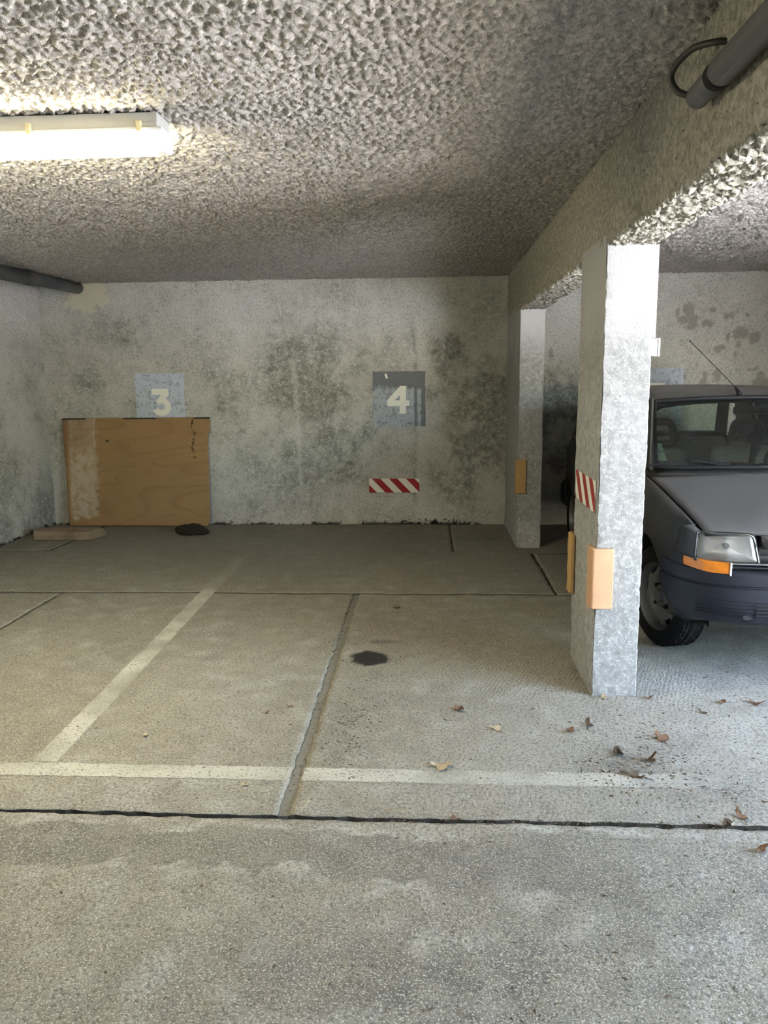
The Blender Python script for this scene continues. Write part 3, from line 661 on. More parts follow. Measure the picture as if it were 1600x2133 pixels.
r4 = number_panel(-.546, -.044, .959, 1.482, [P3(L, o4[0], o4[1], s4) for L in q4], M['panel4'], 'painted grey-blue square numbered 4 above the striped plate')
flat_pieces('paper_scrap', [P3([(428,325),(462,328),(456,290),(445,262),(430,255),(413,272),(425,300)], o4[0], o4[1], s4)], -.0015, .001, M['white'], r4, None)
s5 = s4
q5 = [[(480,520),(740,520),(740,435),(480,435)], [(480,650),(575,650),(575,435),(480,435)]]
p5 = [P3(L, o4[0], o4[1], s5) for L in q5]+arc((600-o4[0])*s5, (o4[1]-715)*s5, 55*s5, 140*s5, -150, 120)
number_panel(1.866, 2.364, .962, 1.485, p5, M['panel3'], 'painted grey-blue square numbered 5 half hidden behind the car')

# ---- red and white plates
def striped_plate(w_, h_, loc, rz, label, first=.027):
    r = empty('striped_plate', loc, rz); tag(r, label, 'warning plate', 'red and white warning plates')
    flat_pieces('white_plate', [[(0,0),(w_,0),(w_,h_),(0,h_)]], 0, .0018, M['white'], r, None)
    for k in range(-1, 4):
        a = first+.166*k; P = clip_poly([(a+.133,0),(a+.215,0),(a+.082,h_),(a,h_)], 0, w_, 0, h_)
        if len(P) > 2: flat_pieces('red_stripe', [P], -.0018, .0006, M['red'], r, None)
    return r
striped_plate(.490, .138, (-.592, YB-.0055, .317), 0, 'red and white striped plate on the back wall below number 4')
striped_plate(.468, .140, (XB-.003, 3.936, .832), -math.pi/2, 'red and white striped plate on the side of the nearer pillar', first=-.02)

# ---- foam corner guards
def foam_guard(cx, cy, sx, sy, z0, z1, mat, label, leg=.075, t=.022):
    """wraps the pillar corner (cx,cy); sx,sy point away from the pillar"""
    r = empty('foam_guard', (cx, cy, z0)); g = .003
    P = [(-leg, g), (g, g), (g, -leg), (t, -leg), (t+.002, -leg*.5)]
    for k in range(7):
        a = math.radians(k*15); P.append((t-.014+.016*math.cos(a), t-.014+.016*math.sin(a)))
    P += [(-leg*.5, t+.002), (-leg, t)]
    n = len(P); v = []; f = []; nz = 10
    for j in range(nz+1):
        z = (z1-z0)*j/nz; dz = 0 if 0 < j < nz else 0
        for p in P:
            q = 1+.06*math.sin(j*1.7+p[0]*60); v.append((sx*p[0]*q if p[0] > g else sx*p[0], sy*p[1]*q if p[1] > g else sy*p[1], z))
    for j in range(nz):
        for i in range(n): f.append((j*n+i, j*n+(i+1)%n, (j+1)*n+(i+1)%n, (j+1)*n+i))
    f += [tuple(range(n)), tuple(nz*n+i for i in range(n))]
    o = mesh('foam_pad', v, f, mat, r); fixn(o); autosmooth(o, 50); bevel(o, .003, 2, 50)
    tag(r, label, 'corner guard', 'foam guards on the pillar corners'); return r
foam_guard(XB, 3.438, -1, -1, .412, .682, M['foam'], 'peach foam guard on the front corner of the nearer pillar')
foam_guard(XB, 3.990, -1, 1, .345, .645, M['foam2'], 'tan foam guard on the rear edge of the nearer pillar')
foam_guard(XB, 6.587, -1, -1, .462, .745, M['foam2'], 'tan foam guard on the farther pillar', leg=.07, t=.014)

# ---- switch box and conduit on the hidden side of the nearer pillar
r = empty('switch_box', (XP+.001, 3.475, 1.505)); tag(r, 'white switch box on the right side of the nearer pillar', 'switch box')
box('box_body', (.001,-.028,0), (.026,.028,.072), M['whiteplastic'], r, .003); box('box_cover', (.0275,-.030,-.002), (.036,.030,.074), M['whiteplastic'], r, .002)
tag(tube('cable_conduit', [(XP+.012,3.465,1.58),(XP+.012,3.465,ZB-.004)], .009, M['whiteplastic'], n=12), 'thin white conduit rising from the switch box', 'conduit')

# ---- pipes
r = empty('drain_pipe', (-3.36, YB, 2.30)); tag(r, 'dark grey drain pipe entering the back wall below the ceiling', 'pipe')
pa, pb = Vector((-3.362, YB+.03, 2.297)), Vector((-3.262, 5.4, 2.237)); bl = r.location
def seg(name, P, rad, mat, parent, n=20): return tube(name, [Vector(p)-bl for p in P], rad, mat, parent, n)
dd = pb-pa
seg('pipe_section', [pa, pa+dd*.45], .0535, M['pvc2'], r); seg('pipe_section', [pa+dd*.45, pb], .0575, M['pvc2'], r)
seg('pipe_socket', [pa+dd*.43, pa+dd*.435, pa+dd*.50, pa+dd*.505], [.058,.061,.061,.058], M['pvc2'], r)
r = empty('grey_conduit_pipe', (XB-.036, 2.2, 2.135)); tag(r, 'grey plastic pipe along the beam at the upper right', 'pipe'); bl = r.location
seg('pipe_section', [(XB-.036,2.235,2.133),(XB-.036,2.06,2.135)], .030, M['pvc'], r, 24)
seg('pipe_collar', [(XB-.036,2.100,2.135),(XB-.036,2.060,2.135)], .0340, M['black'], r, 24)
seg('pipe_section', [(XB-.036,2.064,2.135),(XB-.036,-1.5,2.15)], .0345, M['pvc'], r, 24)
seg('end_cap', [(XB-.036,2.2345,2.133),(XB-.036,2.240,2.133),(XB-.036,2.243,2.133)], [.030,.028,.02], M['pvc'], r, 24)
cp = catmull([(XB-.040,2.254,2.140),(XB-.075,2.285,2.165),(XB-.09,2.29,2.21),(XB-.06,2.235,2.245),(XB-.02,2.17,2.238),(XB+.01,2.15,2.230)], 8)
tag(tube('cable_loop', cp, .0085, M['cable'], n=12), 'dark cable looping from the grey pipe into the beam', 'cable')

# ---- plywood board leaning on the back wall
bw, bh = 1.455, 1.060; NX, NZ = 147, 107
u, vv = np.meshgrid(np.linspace(0,1,NX), np.linspace(0,1,NZ))
lf = np.interp(vv, [0,.05,.5,.93,1], [.022,.018,.010,-.008,-.012]); rt = np.interp(vv, [0,.04,.06,.84,.845,.87,.9,1], [1.418,1.425,1.437,1.432,1.432,1.452,1.455,1.455])
bx = lf+(rt-lf)*u; bz = vv*bh
bn = Field(fbm(180, 140, .01, .08, 101, 1.0), -.1, -.1, .01); bn2 = Field(bandnoise(180, 140, .01, .05, 102), -.1, -.1, .01)
wash = np.clip(.85*sstep(.315+.02, .30, bx+.02*bn(bx,bz))*sstep(.06,.12,bz+.02*bn(bx,bz))*sstep(.03,.06,bx)*(.75+.25*bn(bx,bz))*(1-.55*sstep(.62,.85,bz)), 0, .8)
brown = np.clip(.55*sstep(.6,.9,bz)*sstep(.4,.1,bx)+.2*bn(bx,bz)*sstep(.5,.1,bx)+.2*sstep(.9,1.05,bz), 0, .7)
tl = 1.29+.008*np.sin(bz*30)
tar = sstep(.012,.006,np.abs(bx-tl)+.004*bn(bx,bz))*((np.sin(bz*70)+bn2(bx,bz)) > .1)*(bz > .66)*(bz < 1.05)*1.0
tar = np.maximum(tar, sstep(1.2,.8,np.hypot((bx-.43)/.018,(bz-.835)/.013)+.15*bn2(bx,bz)))
tar = np.maximum(tar, (bz > bh-.012)*(np.sin(bx*9+1) > .1)*1.0)
drip = np.exp(-((bx-.305-.01*np.sin(bz*12))/.006)**2)*sstep(.75,.8,bz); wash = np.clip(wash+.8*drip, 0, .85)
lean = math.atan2(.085, bh)
V = np.stack([bx, bz*math.sin(lean)+.004*np.sin(u*3), bz*math.cos(lean)], -1).reshape(-1,3)
bd = gridmesh('plywood_board', V, NX, NZ, M['board'], attrs=dict(wash=wash, tar=tar, brown=brown)); bd.location = (-3.588, 7.530, .006); solid(bd, .012, -1)
tag(bd, 'stained plywood sheet leaning against the back wall below number 3', 'board')

# ---- timber block and bark piece
prof = [(0,0),(.235,0),(.245,.03),(.225,.072),(.16,.092),(.07,.090),(.012,.078),(-.004,.04)]
N = 24; v = []; f = []
for k in range(N+1):
    t = k/N; x = .53*t; s = 1-.06*math.sin(t*7)*.3
    for j, (y, z) in enumerate(prof): v.append((x+(.055*(y/.245)-.03*(z/.09) if k == N else 0)-(.0 if k else .01*(z/.09)), y*s+.004*math.sin(3*x*9+j), z*s*(1-.10*t)))
n = len(prof)
for k in range(N):
    for i in range(n): f.append((k*n+i, k*n+(i+1)%n, (k+1)*n+(i+1)%n, (k+1)*n+i))
f += [tuple(range(n)), tuple(N*n+i for i in range(n))]
lg = mesh('timber_block', v, f, M['log']); fixn(lg); bevel(lg, .008, 2, 40); lg.location = (-3.585, 6.85, .003); lg.rotation_euler = (0,0,.02)
tag(lg, 'weathered split timber block on the floor by the left wall', 'timber block')
bm = bmesh.new(); bmesh.ops.create_icosphere(bm, subdivisions=4, radius=1)
rg = np.random.default_rng(9); ph = rg.uniform(0, 6, 12)
for q in bm.verts:
    x, y, z = q.co; an = math.atan2(z, y)
    rdg = 1+.07*math.sin(an*9+x*4)+.06*math.sin(x*13+ph[0]+an*2)+.04*math.sin(x*27+an*7+ph[1])+.03*math.sin(an*21+ph[2])
    tp = 1-.55*max(0, x)**2
    q.co = Vector((x*.172, y*.075*rdg*tp, max(z*.062*rdg*tp, -.035)+.035+.006*math.sin(x*5)))
bk = bpy.data.meshes.new('bark_piece'); bm.to_mesh(bk); bm.free(); bk.materials.append(M['bark'])
bk = link(bpy.data.objects.new('bark_piece', bk)); bk.location = (-2.212, 7.14, .002); bk.rotation_euler = (0,0,-.12); tag(bk, 'dark lump of bark in front of the plywood board', 'bark')

# ================================================================== CAR (local: x across, y back from the nose, z up)
CX, CY = 1.92, 3.48
car = empty('car', (CX, CY, 0)); tag(car, 'dark grey hatchback parked nose out behind the nearer pillar', 'car')
ip = lambda y, Y, Z: float(np.interp(y, Y, Z))
YS = [.20,.28,.40,.55,.70,.90,1.05,1.4,2.0,2.6,3.1,3.4,3.52,3.57]
WM = lambda y: ip(y, [.15,.20,.28,.40,.60,1.0,2.6,3.1,3.4,3.52,3.57], [.700,.735,.762,.780,.788,.792,.792,.782,.750,.700,.640])
ZS = lambda y: ip(y, [.12,.20,.40,.70,1.0,1.4,2.6,3.4,3.57], [.716,.738,.782,.836,.882,.908,.920,.925,.880])
XH = lambda y: ip(y, [.12,.40,.95,1.1,3.57], [.684,.700,.722,.722,.66]) if y < 1.1 else min(.722, WM(y)-.05)
def ring(y):
    wm, zs, xh = WM(y), ZS(y), XH(y); zb = ip(y, [.15,.4,3.0,3.57], [.30,.22,.22,.34])
    h = [(0,zb),(wm-.12,zb),(wm-.035,zb+.035),(wm-.006,.42),(wm,.56),(wm-.008,zs-.13),(wm-.022,zs-.065),(wm-.045,zs-.022),(xh+.012,zs-.002),(xh+.002,zs),(xh-.004,zs-.022),(.35,zs-.005),(0,zs)]
    if y > 1.1: h[10] = (xh-.01, zs-.004)
    return [(x,y,z) for x,z in h]+[(-x,y,z) for x,z in h[-2:0:-1]]
v = []; f = []; R0 = [ring(y) for y in YS]; n = len(R0[0])
for r_ in R0: v += r_
for k in range(len(YS)-1):
    for i in range(n): f.append((k*n+i, k*n+(i+1)%n, (k+1)*n+(i+1)%n, (k+1)*n+i))
f += [tuple(range(n)), tuple((len(YS)-1)*n+i for i in range(n))]
body = fixn(mesh('body', v, f, M['paint'], car))
AX_F, AX_R, WR = .685, 3.092, .268
def cyl_x(x0, x1, y, z, rad, n=48):
    v = []; f = []
    for x in (x0, x1):
        for k in range(n): a = 2*math.pi*k/n; v.append((x, y+rad*math.cos(a), z+rad*math.sin(a)))
    f = [tuple(range(n)), tuple(range(2*n-1, n-1, -1))]+[(i, (i+1)%n, (i+1)%n+n, i+n) for i in range(n)]
    return fixn(mesh('cutter', v, f, M['dark'], car))
cut = [cyl_x(-.95,-.42,AX_F,.285,.318), cyl_x(.42,.95,AX_F,.285,.318), cyl_x(-.95,-.52,AX_R,.285,.305), cyl_x(.52,.95,AX_R,.285,.305),
       fixn(mesh('cutter', *boxvf((-.66,1.08,.34),(.66,3.42,1.2)), M['dark'], car))]
for c in cut:
    m = body.modifiers.new('cut', 'BOOLEAN'); m.operation = 'DIFFERENCE'; m.object = c; m.solver = 'EXACT'
bpy.context.view_layer.update(); dg = bpy.context.evaluated_depsgraph_get()
nm = bpy.data.meshes.new_from_object(body.evaluated_get(dg), depsgraph=dg); body.modifiers.clear(); body.data = nm
for c in cut: bpy.data.objects.remove(c)
autosmooth(body, 32); body['label'] = 'anthracite painted body shell'
# hood
ysr = [.105,.115,.13,.16,.22,.30,.42,.56,.72,.86,.935]; us = np.linspace(-1, 1, 33); v = []; f = []
def hz(x, y): return ZS(max(y,.12))+.006+.028*(1-(x/.72)**2)*min(1, (y-.05)/.25)
for y in ysr:
    w_ = XH(max(y,.12))-.007
    for u_ in us: x = u_*w_; v.append((x, y-.035*(1-abs(u_)**2.5)+.0, hz(x, y)-(.010 if y < .11 else .002 if y < .12 else 0)))
n = len(us)
for k in range(len(ysr)-1):
    for i in range(n-1): f.append((k*n+i, k*n+i+1, (k+1)*n+i+1, (k+1)*n+i))
b = len(v); us2 = np.linspace(-.445, .445, 25)
for (dy, dz) in ((0,0),(-.018,-.010),(-.028,-.028),(-.034,-.052),(-.030,-.058)):
    for x in us2: u_ = x/.68; v.append((x, .105-.035*(1-abs(u_)**2.5)+dy, hz(x, .105)-.010+dz))
n2 = len(us2)
for k in range(4):
    for i in range(n2-1): f.append((b+(k+1)*n2+i, b+(k+1)*n2+i+1, b+k*n2+i+1, b+k*n2+i))
hood = mesh('hood', v, f, M['paint'], car, True); bm = bmesh.new(); bm.from_mesh(hood.data); bmesh.ops.recalc_face_normals(bm, faces=bm.faces)
be = [e for e in bm.edges if e.is_boundary]; bm.to_mesh(hood.data); bm.free(); solid(hood, .012, -1)
if hood.data.polygons[40].normal.z < 0: hood.data.flip_normals()
# bumper
PLAN = catmull([(0,0,0),(.30,.008,0),(.50,.030,0),(.63,.075,0),(.715,.150,0),(.765,.260,0),(.792,.385,0)], 8)
def plan(t):
    k = t*(len(PLAN)-1); i = min(int(k), len(PLAN)-2); p = PLAN[i].lerp(PLAN[i+1], k-i)
    q = (PLAN[i+1]-PLAN[i]).normalized(); return p.x, p.y, q.y, -q.x     # position and outward normal
def sweep(name, prof, mat, parent, t0=-1.0, t1=1.0, nt=80, tend=None, thick=.02):
    """prof: (outward offset, z); swept along the bumper plan from t0 to t1 (negative = left side)"""
    v = []; f = []; n = len(prof)
    for k in range(nt+1):
        for (o_, z) in prof:
            te = tend(z) if tend else 1.0
            t = t0*te+(t1*te-t0*te)*k/nt; s = -1 if t < 0 else 1; x, y, nx, ny = plan(abs(t))
            v.append((s*(x+nx*o_), y+ny*o_, z))
    for k in range(nt):
        for i in range(n-1): f.append((k*n+i, k*n+i+1, (k+1)*n+i+1, (k+1)*n+i))
    o = mesh(name, v, f, mat, parent); bm = bmesh.new(); bm.from_mesh(o.data); bmesh.ops.recalc_face_normals(bm, faces=bm.faces); bm.to_mesh(o.data); bm.free()
    c = o.data.polygons[len(o.data.polygons)//2]
    if c.normal.y > 0: o.data.flip_normals()
    autosmooth(o, 38)
    if thick: solid(o, thick, -1)
    return o
te = lambda z: 1.0 if z > .46 else 1.0-.20*(.46-z)/.18
bprof = [(-.045,.556),(-.012,.553),(.0,.545),(.003,.52),(.002,.492),(-.004,.486),(-.004,.481),(.004,.478),(.006,.45),(.004,.40),(-.002,.345),(-.014,.318),(-.04,.303),(-.09,.298)]
bum = sweep('front_bumper', bprof, M['bumper'], car, tend=te); bum['label'] = 'dark blue-grey plastic front bumper'
for z in (.418,.402,.386,.370,.354):
    sweep('rib', [(.003,z-.0022),(.0075,z),(.003,z+.0022)], M['bumper'], bum, -.62, .62, 50, thick=0)
for z in (.408,.392,.376,.360): sweep('intake_slot_shade', [(.0035,z-.0045),(.0060,z-.004),(.0060,z+.004),(.0035,z+.0045)], M['dark'], bum, -.30, .30, 24, thick=0)  # flat black strips painting the shade of the slots, nothing is cut open
for sx in (-1, 1):
    x, y, nx, ny = plan(.335); bm_ = []
    v = [(sx*x, y-.007, .352)]+[(sx*x+.021*math.cos(a), y-.006, .352+.015*math.sin(a)*(1 if math.sin(a) < 0 else .55)) for a in np.linspace(0, 2*math.pi, 20)[:-1]]
    mesh('tow_hole_shade', v, [(0, i, i % 19+1) for i in range(1, 20)], M['dark'], bum)  # flat black disc in place of the shaded hollow
# grille
box('grille_backing', (-.44,.10,.585), (.44,.14,.70), M['dark'], car); box('grille_backing', (-.58,.10,.52), (.58,.14,.585), M['dark'], car)
for z0, z1, d_ in ((.632,.662,.0),(.597,.621,.006)):
    sweepz = []
    v = []; f = []; NXg = 24
    for k in range(NXg+1):
        x = -.448+.896*k/NXg; y = .045+.035*(abs(x)/.448)**2+d_
        v += [(x,y+.05,z1-.004),(x,y+.004,z1),(x,y,z1-.006),(x,y-.002,(z0+z1)/2),(x,y+.002,z0),(x,y+.05,z0)]
    for k in range(NXg):
        for i in range(5): f.append((k*6+i, k*6+i+1, k*6+i+7, k*6+i+6))
    autosmooth(fixn(mesh('grille_slat', v, f, M['paint'], car)), 40)
for z in (.584, .568, .552):
    v = []; f = []; NXg = 24
    for k in range(NXg+1):
        x = -.560+1.12*k/NXg; y = .035+.045*(abs(x)/.56)**2
        v += [(x,y+.03,z+.003),(x,y,z+.003),(x,y,z-.003),(x,y+.03,z-.003)]
    for k in range(NXg):
        for i in range(3): f.append((k*4+i, k*4+i+1, k*4+i+5, k*4+i+4))
    fixn(mesh('grille_bar', v, f, M['chrome'] if z != .568 else M['bumper'], car))
# headlights and indicators
def rrect(pts, rad, n=5):
    out = []; N = len(pts)
    for i in range(N):
        a, b, c = Vector(pts[i-1]), Vector(pts[i]), Vector(pts[(i+1)%N]); r_ = rad[i] if isinstance(rad, (list,tuple)) else rad
        p, q = b+(a-b).normalized()*r_, b+(c-b).normalized()*r_
        for k in range(n+1): t = k/n; out.append(((1-t)**2*p+2*t*(1-t)*b+t*t*q))
    return out
for sx in (-1, 1):
    def H3(p, dy=0.0, s=1.0, c=(-.575,.655)):
        x = c[0]+(p[0]-c[0])*s; z = c[1]+(p[1]-c[1])*s; e = (-x-.45)/.26
        return (-sx*x if sx > 0 else x, .072+.052*max(e,0)**1.5+.012*e+dy, z)
    out = rrect([(-.706,.722),(-.478,.722),(-.446,.588),(-.706,.588)], [.016,.03,.01,.012]); n = len(out)
    hl = empty('x'); bpy.data.objects.remove(hl)
    v = [H3(p, .0, 1.06) for p in out]+[H3(p, -.006, 1.04) for p in out]+[H3(p, -.006, .985) for p in out]+[H3(p, .012, .975) for p in out]
    f = []
    for k in range(3):
        for i in range(n): f.append((k*n+i, k*n+(i+1)%n, (k+1)*n+(i+1)%n, (k+1)*n+i))
    hl = fixn(mesh('headlight', v, f, M['trim'], car)); autosmooth(hl, 40)
    hl['label'] = 'rectangular clear headlight'
    v = [H3(p, -.0075, .990) for p in out]+[H3(p, -.0085, .975) for p in out]+[H3(p, -.004, .96) for p in out]; f = []
    for k in range(2):
        for i in range(n): f.append((k*n+i, k*n+(i+1)%n, (k+1)*n+(i+1)%n, (k+1)*n+i))
    autosmooth(fixn(mesh('bright_bezel', v, f, M['chrome'], hl)))
    v = []; f = []; lev = [(.965,.000),(.85,-.006),(.6,-.011),(.3,-.013)]          # convex lens
    for s, d_ in lev: v += [H3(p, d_, s) for p in out]
    v.append(H3((-.575,.655), -.0135)); c = len(v)-1
    for k in range(3):
        for i in range(n): f.append((k*n+i, k*n+(i+1)%n, (k+1)*n+(i+1)%n, (k+1)*n+i))
    f += [(3*n+i, 3*n+(i+1)%n, c) for i in range(n)]
    fixn(mesh('lens', v, f, M['lensglass'], hl, True))
    v = []; f = []; lev = [(.985,.010),(.93,.022),(.75,.040),(.5,.052),(.25,.058)]        # reflector bowl
    for s, d_ in lev: v += [H3(p, d_, s) for p in out]
    v.append(H3((-.575,.655), .060)); c = len(v)-1
    for k in range(4):
        for i in range(n): f.append((k*n+i, k*n+(i+1)%n, (k+1)*n+(i+1)%n, (k+1)*n+i))
    f += [(4*n+i, 4*n+(i+1)%n, c) for i in range(n)]
    autosmooth(fixn(mesh('reflector', v, f, M['reflector'], hl)), 25)
    q = H3((-.575,.655)); tube('bulb_shield', [(q[0],q[1]+.058,.655),(q[0],q[1]+.034,.655),(q[0],q[1]+.022,.655)], [.012,.016,.010], M['chrome'], hl)
    t0, t1 = (-.735, -.425) if sx < 0 else (.425, .735)
    am = sweep('indicator', [(-.022,.594),(-.004,.592),(.004,.586),(.006,.566),(.003,.544),(-.006,.538)], M['amber'], car, t0, t1, 26, thick=.008); am['label'] = 'amber indicator under the headlight'
    # taper the outer end upwards a little, as the photo shows
    for q in am.data.vertices:
        e = max(0, (abs(q.co.x)-.66)/.07); q.co.z += .012*min(e,1.2)
    e0 = .425; x, y, nx, ny = plan(e0)
    box('indicator_end', (sx*x-.004, y-.008, .536), (sx*x+.004, y+.012, .596), M['chrome'], am, .001)
    # corner piece of the fender beside the headlight
    v = []; f = []
    for k in range(9):
        t = k/8; z = .60+.118*t
        v += [(sx*(.713-.005*t), .118+.004*t, z), (sx*(.722-.009*t), .128+.006*t, z), (sx*(.733-.014*t), .155+.008*t, z), (sx*(.746-.020*t), .21+.01*t, z), (sx*(.760-.026*t), .285, z)]
    for k in range(8):
        for i in range(4): f.append((k*5+i, k*5+i+1, k*5+i+6, k*5+i+5))
    b = len(v); v += [(sx*.690,.125,.722),(sx*.700,.21,.738)]
    f += [(40,41,b),(41,42,b),(42,43,b+1,b),(43,44,b+1)]
    fc = fixn(mesh('fender_corner', v, f, M['paint'], car, True)); solid(fc, .008, 0)
# wheel
def lathe(name, prof, mat, parent, n=72, skip=None, closed=False):
    """prof: (axial a, radius r); axis is local x, outer face towards -x"""
    v = []; f = []; m_ = len(prof)
    for k in range(n):
        an = 2*math.pi*k/n
        for a, r_ in prof: v.append((a, r_*math.cos(an), r_*math.sin(an)))
    for k in range(n):
        j = (k+1) % n
        for i in range(m_-1):
            if skip and skip(k, i): continue
            f.append((k*m_+i, k*m_+i+1, j*m_+i+1, j*m_+i))
    return fixn(mesh(name, v, f, mat, parent))
def make_wheel(loc, rz, flip):
    rim = lathe('wheel', [(.02,.172),(-.035,.176),(-.062,.183),(-.068,.187),(-.070,.184),(-.062,.178),(-.045,.170),(-.030,.167),(-.020,.163),(-.030,.159),(-.036,.154),(-.043,.132),(-.044,.112),(-.040,.102),(-.028,.088),(-.022,.074),(-.026,.066),(-.040,.060),(-.044,.054),(-.044,.038),(-.050,.034),(-.064,.031),(-.067,.026),(-.068,.0)],
                M['rim'], car, 96, skip=lambda k, i: (k % 12) in (0,1,2,3,4,5) and i in (9,10))
    autosmooth(rim, 30); rim.location = loc; rim.rotation_euler = (0,0,rz+(math.pi if flip else 0)); rim['label'] = 'wheel with plain grey steel rim'
    # tyre with tread blocks
    R_ = WR; side = [(.070,.180),(.076,.195),(.080,.222),(.076,.244),(.066,.257)]
    tread = [.056,.046,.045,.036,.035,.020,.019,.010,.009,-.009,-.010,-.019,-.020,-.035,-.036,-.045,-.046,-.056]
    prof = [(a, r_) for a, r_ in side]+[(a, R_) for a in tread]+[(-a, r_) for a, r_ in reversed(side)]
    n = 168; m_ = len(prof); v = []; f = []
    grooves = {2:0, 3:0}
    for k in range(n):
        an = 2*math.pi*k/n
        for i, (a, r_) in enumerate(prof):
            rr = r_
            j = i-len(side)
            if 0 <= j < len(tread):
                if j in (3,4,7,8,9,10,13,14) and False: rr = r_
                off = int(round(abs(a)*160)); 
                if (k+off) % 6 == 0 and abs(a) > .012: rr = R_-.007
                if abs(abs(a)-.0195) < .001 or abs(abs(a)-.0455) < .001: rr = R_-.007
            v.append((a, rr*math.cos(an), rr*math.sin(an)))
    for k in range(n):
        j = (k+1) % n
        for i in range(m_-1): f.append((k*m_+i, k*m_+i+1, j*m_+i+1, j*m_+i))
    ty = autosmooth(fixn(mesh('tyre', v, f, M['tyre'], rim)), 25)
    lathe('brake_drum', [(-.018,.150),(-.016,.0)], M['dark'], rim, 32)
    for k in range(4):
        an = math.pi/4+k*math.pi/2
        tube('lug_bolt', [(-.020,.078*math.cos(an)*.86,.078*math.sin(an)*.86),(-.046,.078*math.cos(an)*.86,.078*math.sin(an)*.86),(-.050,.078*math.cos(an)*.86,.078*math.sin(an)*.86)], [.0115,.0115,.008], M['black'], rim, 8)
    return rim
make_wheel((-.655,AX_F,WR), .26, False); make_wheel((.655,AX_F,WR), .26, True)
make_wheel((-.665,AX_R,WR), 0, False); make_wheel((.665,AX_R,WR), 0, True)
# greenhouse
WSB = lambda u_: Vector((.665*u_, .985-.085*(1-u_*u_), .912+.012*(1-u_*u_)))        # windscreen base and head
WST = lambda u_: Vector((.548*u_, 1.505-.060*(1-u_*u_), 1.262+.022*(1-u_*u_)))
def patch(name, A, B, nu, nv, bul, mat, parent, u0=-1, u1=1, smooth=True):
    v = []; f = []
    for j in range(nv+1):
        t = j/nv
        for i in range(nu+1):
            u_ = u0+(u1-u0)*i/nu; p = A(u_).lerp(B(u_), t); v.append(p+Vector(bul)*math.sin(math.pi*t))
    for j in range(nv):
        for i in range(nu): a = j*(nu+1)+i; f.append((a, a+1, a+nu+2, a+nu+1))
    return mesh(name, v, f, mat, parent, smooth)
ws = patch('windscreen', WSB, WST, 20, 10, (0,-.012,.012), M['glass'], car); ws['label'] = 'green-tinted windscreen'
rim_ = [WSB(u_) for u_ in np.linspace(-1,1,17)]+[WST(u_) for u_ in np.linspace(1,-1,17)]
tube('windscreen_seal', [p+Vector((0,-.004,.004)) for p in rim_], .013, M['black'], car, 8, closed=True)
# roof
v = []; f = []; ry = [1.50,1.53,1.60,1.75,2.1,2.6,3.0,3.14,3.20]
rzc = [1.262,1.280,1.297,1.317,1.335,1.336,1.322,1.304,1.290]; us = np.linspace(-1,1,25)
for y, z in zip(ry, rzc):
    hw = ip(y, [1.5,1.7,2.6,3.2], [.555,.572,.572,.545])
    for u_ in us: v.append((hw*u_, y-.062*(1-u_*u_)*(1 if y < 1.8 else 0)*max(0,(1.8-y)/.3), z+.026-.010-.045*abs(u_)**3.2-.018*max(0,abs(u_)-.93)/.07))
n = len(us)
for k in range(len(ry)-1):
    for i in range(n-1): f.append((k*n+i, k*n+i+1, (k+1)*n+i+1, (k+1)*n+i))
rf = mesh('roof', v, f, M['paint'], car, True); solid(rf, .028, -1)
if rf.data.polygons[30].normal.z < 0: rf.data.flip_normals()
for s in (-1, 1):
    def bar(name, A, B, w1, w2, mat=M['paint'], th=.03):
        A, B = Vector(A), Vector(B); v = [A+Vector((0,-w1/2,0)), A+Vector((0,w1/2,0)), B+Vector((0,w2/2,0)), B+Vector((0,-w2/2,0))]
        inn = Vector((-s*th,0,-.004)); v += [p+inn for p in v]
        o = fixn(mesh(name, v, [(0,1,2,3),(7,6,5,4),(0,4,5,1),(1,5,6,2),(2,6,7,3),(3,7,4,0)], mat, car)); bevel(o, .008, 2); return o
    bar('a_pillar', (s*.700,1.02,.905), (s*.565,1.535,1.285), .07, .06)
    bar('b_pillar', (s*.728,2.16,.905), (s*.575,2.12,1.335), .07, .05, M['trim'])
    bar('c_pillar', (s*.712,3.20,.905), (s*.560,3.03,1.320), .44, .26)
    for k, (q0, q1) in enumerate((((1.05,2.13),(1.555,2.10)), ((2.19,3.00),(2.15,2.92)))):
        mesh('side_window', [(s*.712,q0[0],.915),(s*.712,q0[1],.915),(s*.572,q1[1],1.315),(s*.572,q1[0],1.30 if k == 0 else 1.315)], [(0,1,2,3)], M['glass'], car)
    bar('door_mirror_stalk', (s*.775,1.18,.93), (s*.70,1.18,.92), .03, .03, M['trim'], .01) if s > 0 else None
    tube('door_seam', [(s*.7925,1.06,.88),(s*.7935,1.06,.56),(s*.77,1.06,.27)], .003, M['dark'], car, 6)
    tube('side_strip', [(s*.795,1.05,.47),(s*.797,1.6,.47),(s*.797,2.72,.47)], .014, M['bumper'], car, 8)
m_ = box('door_mirror', (.775,1.10,.915), (.915,1.19,1.02), M['trim'], car, .02, 3)
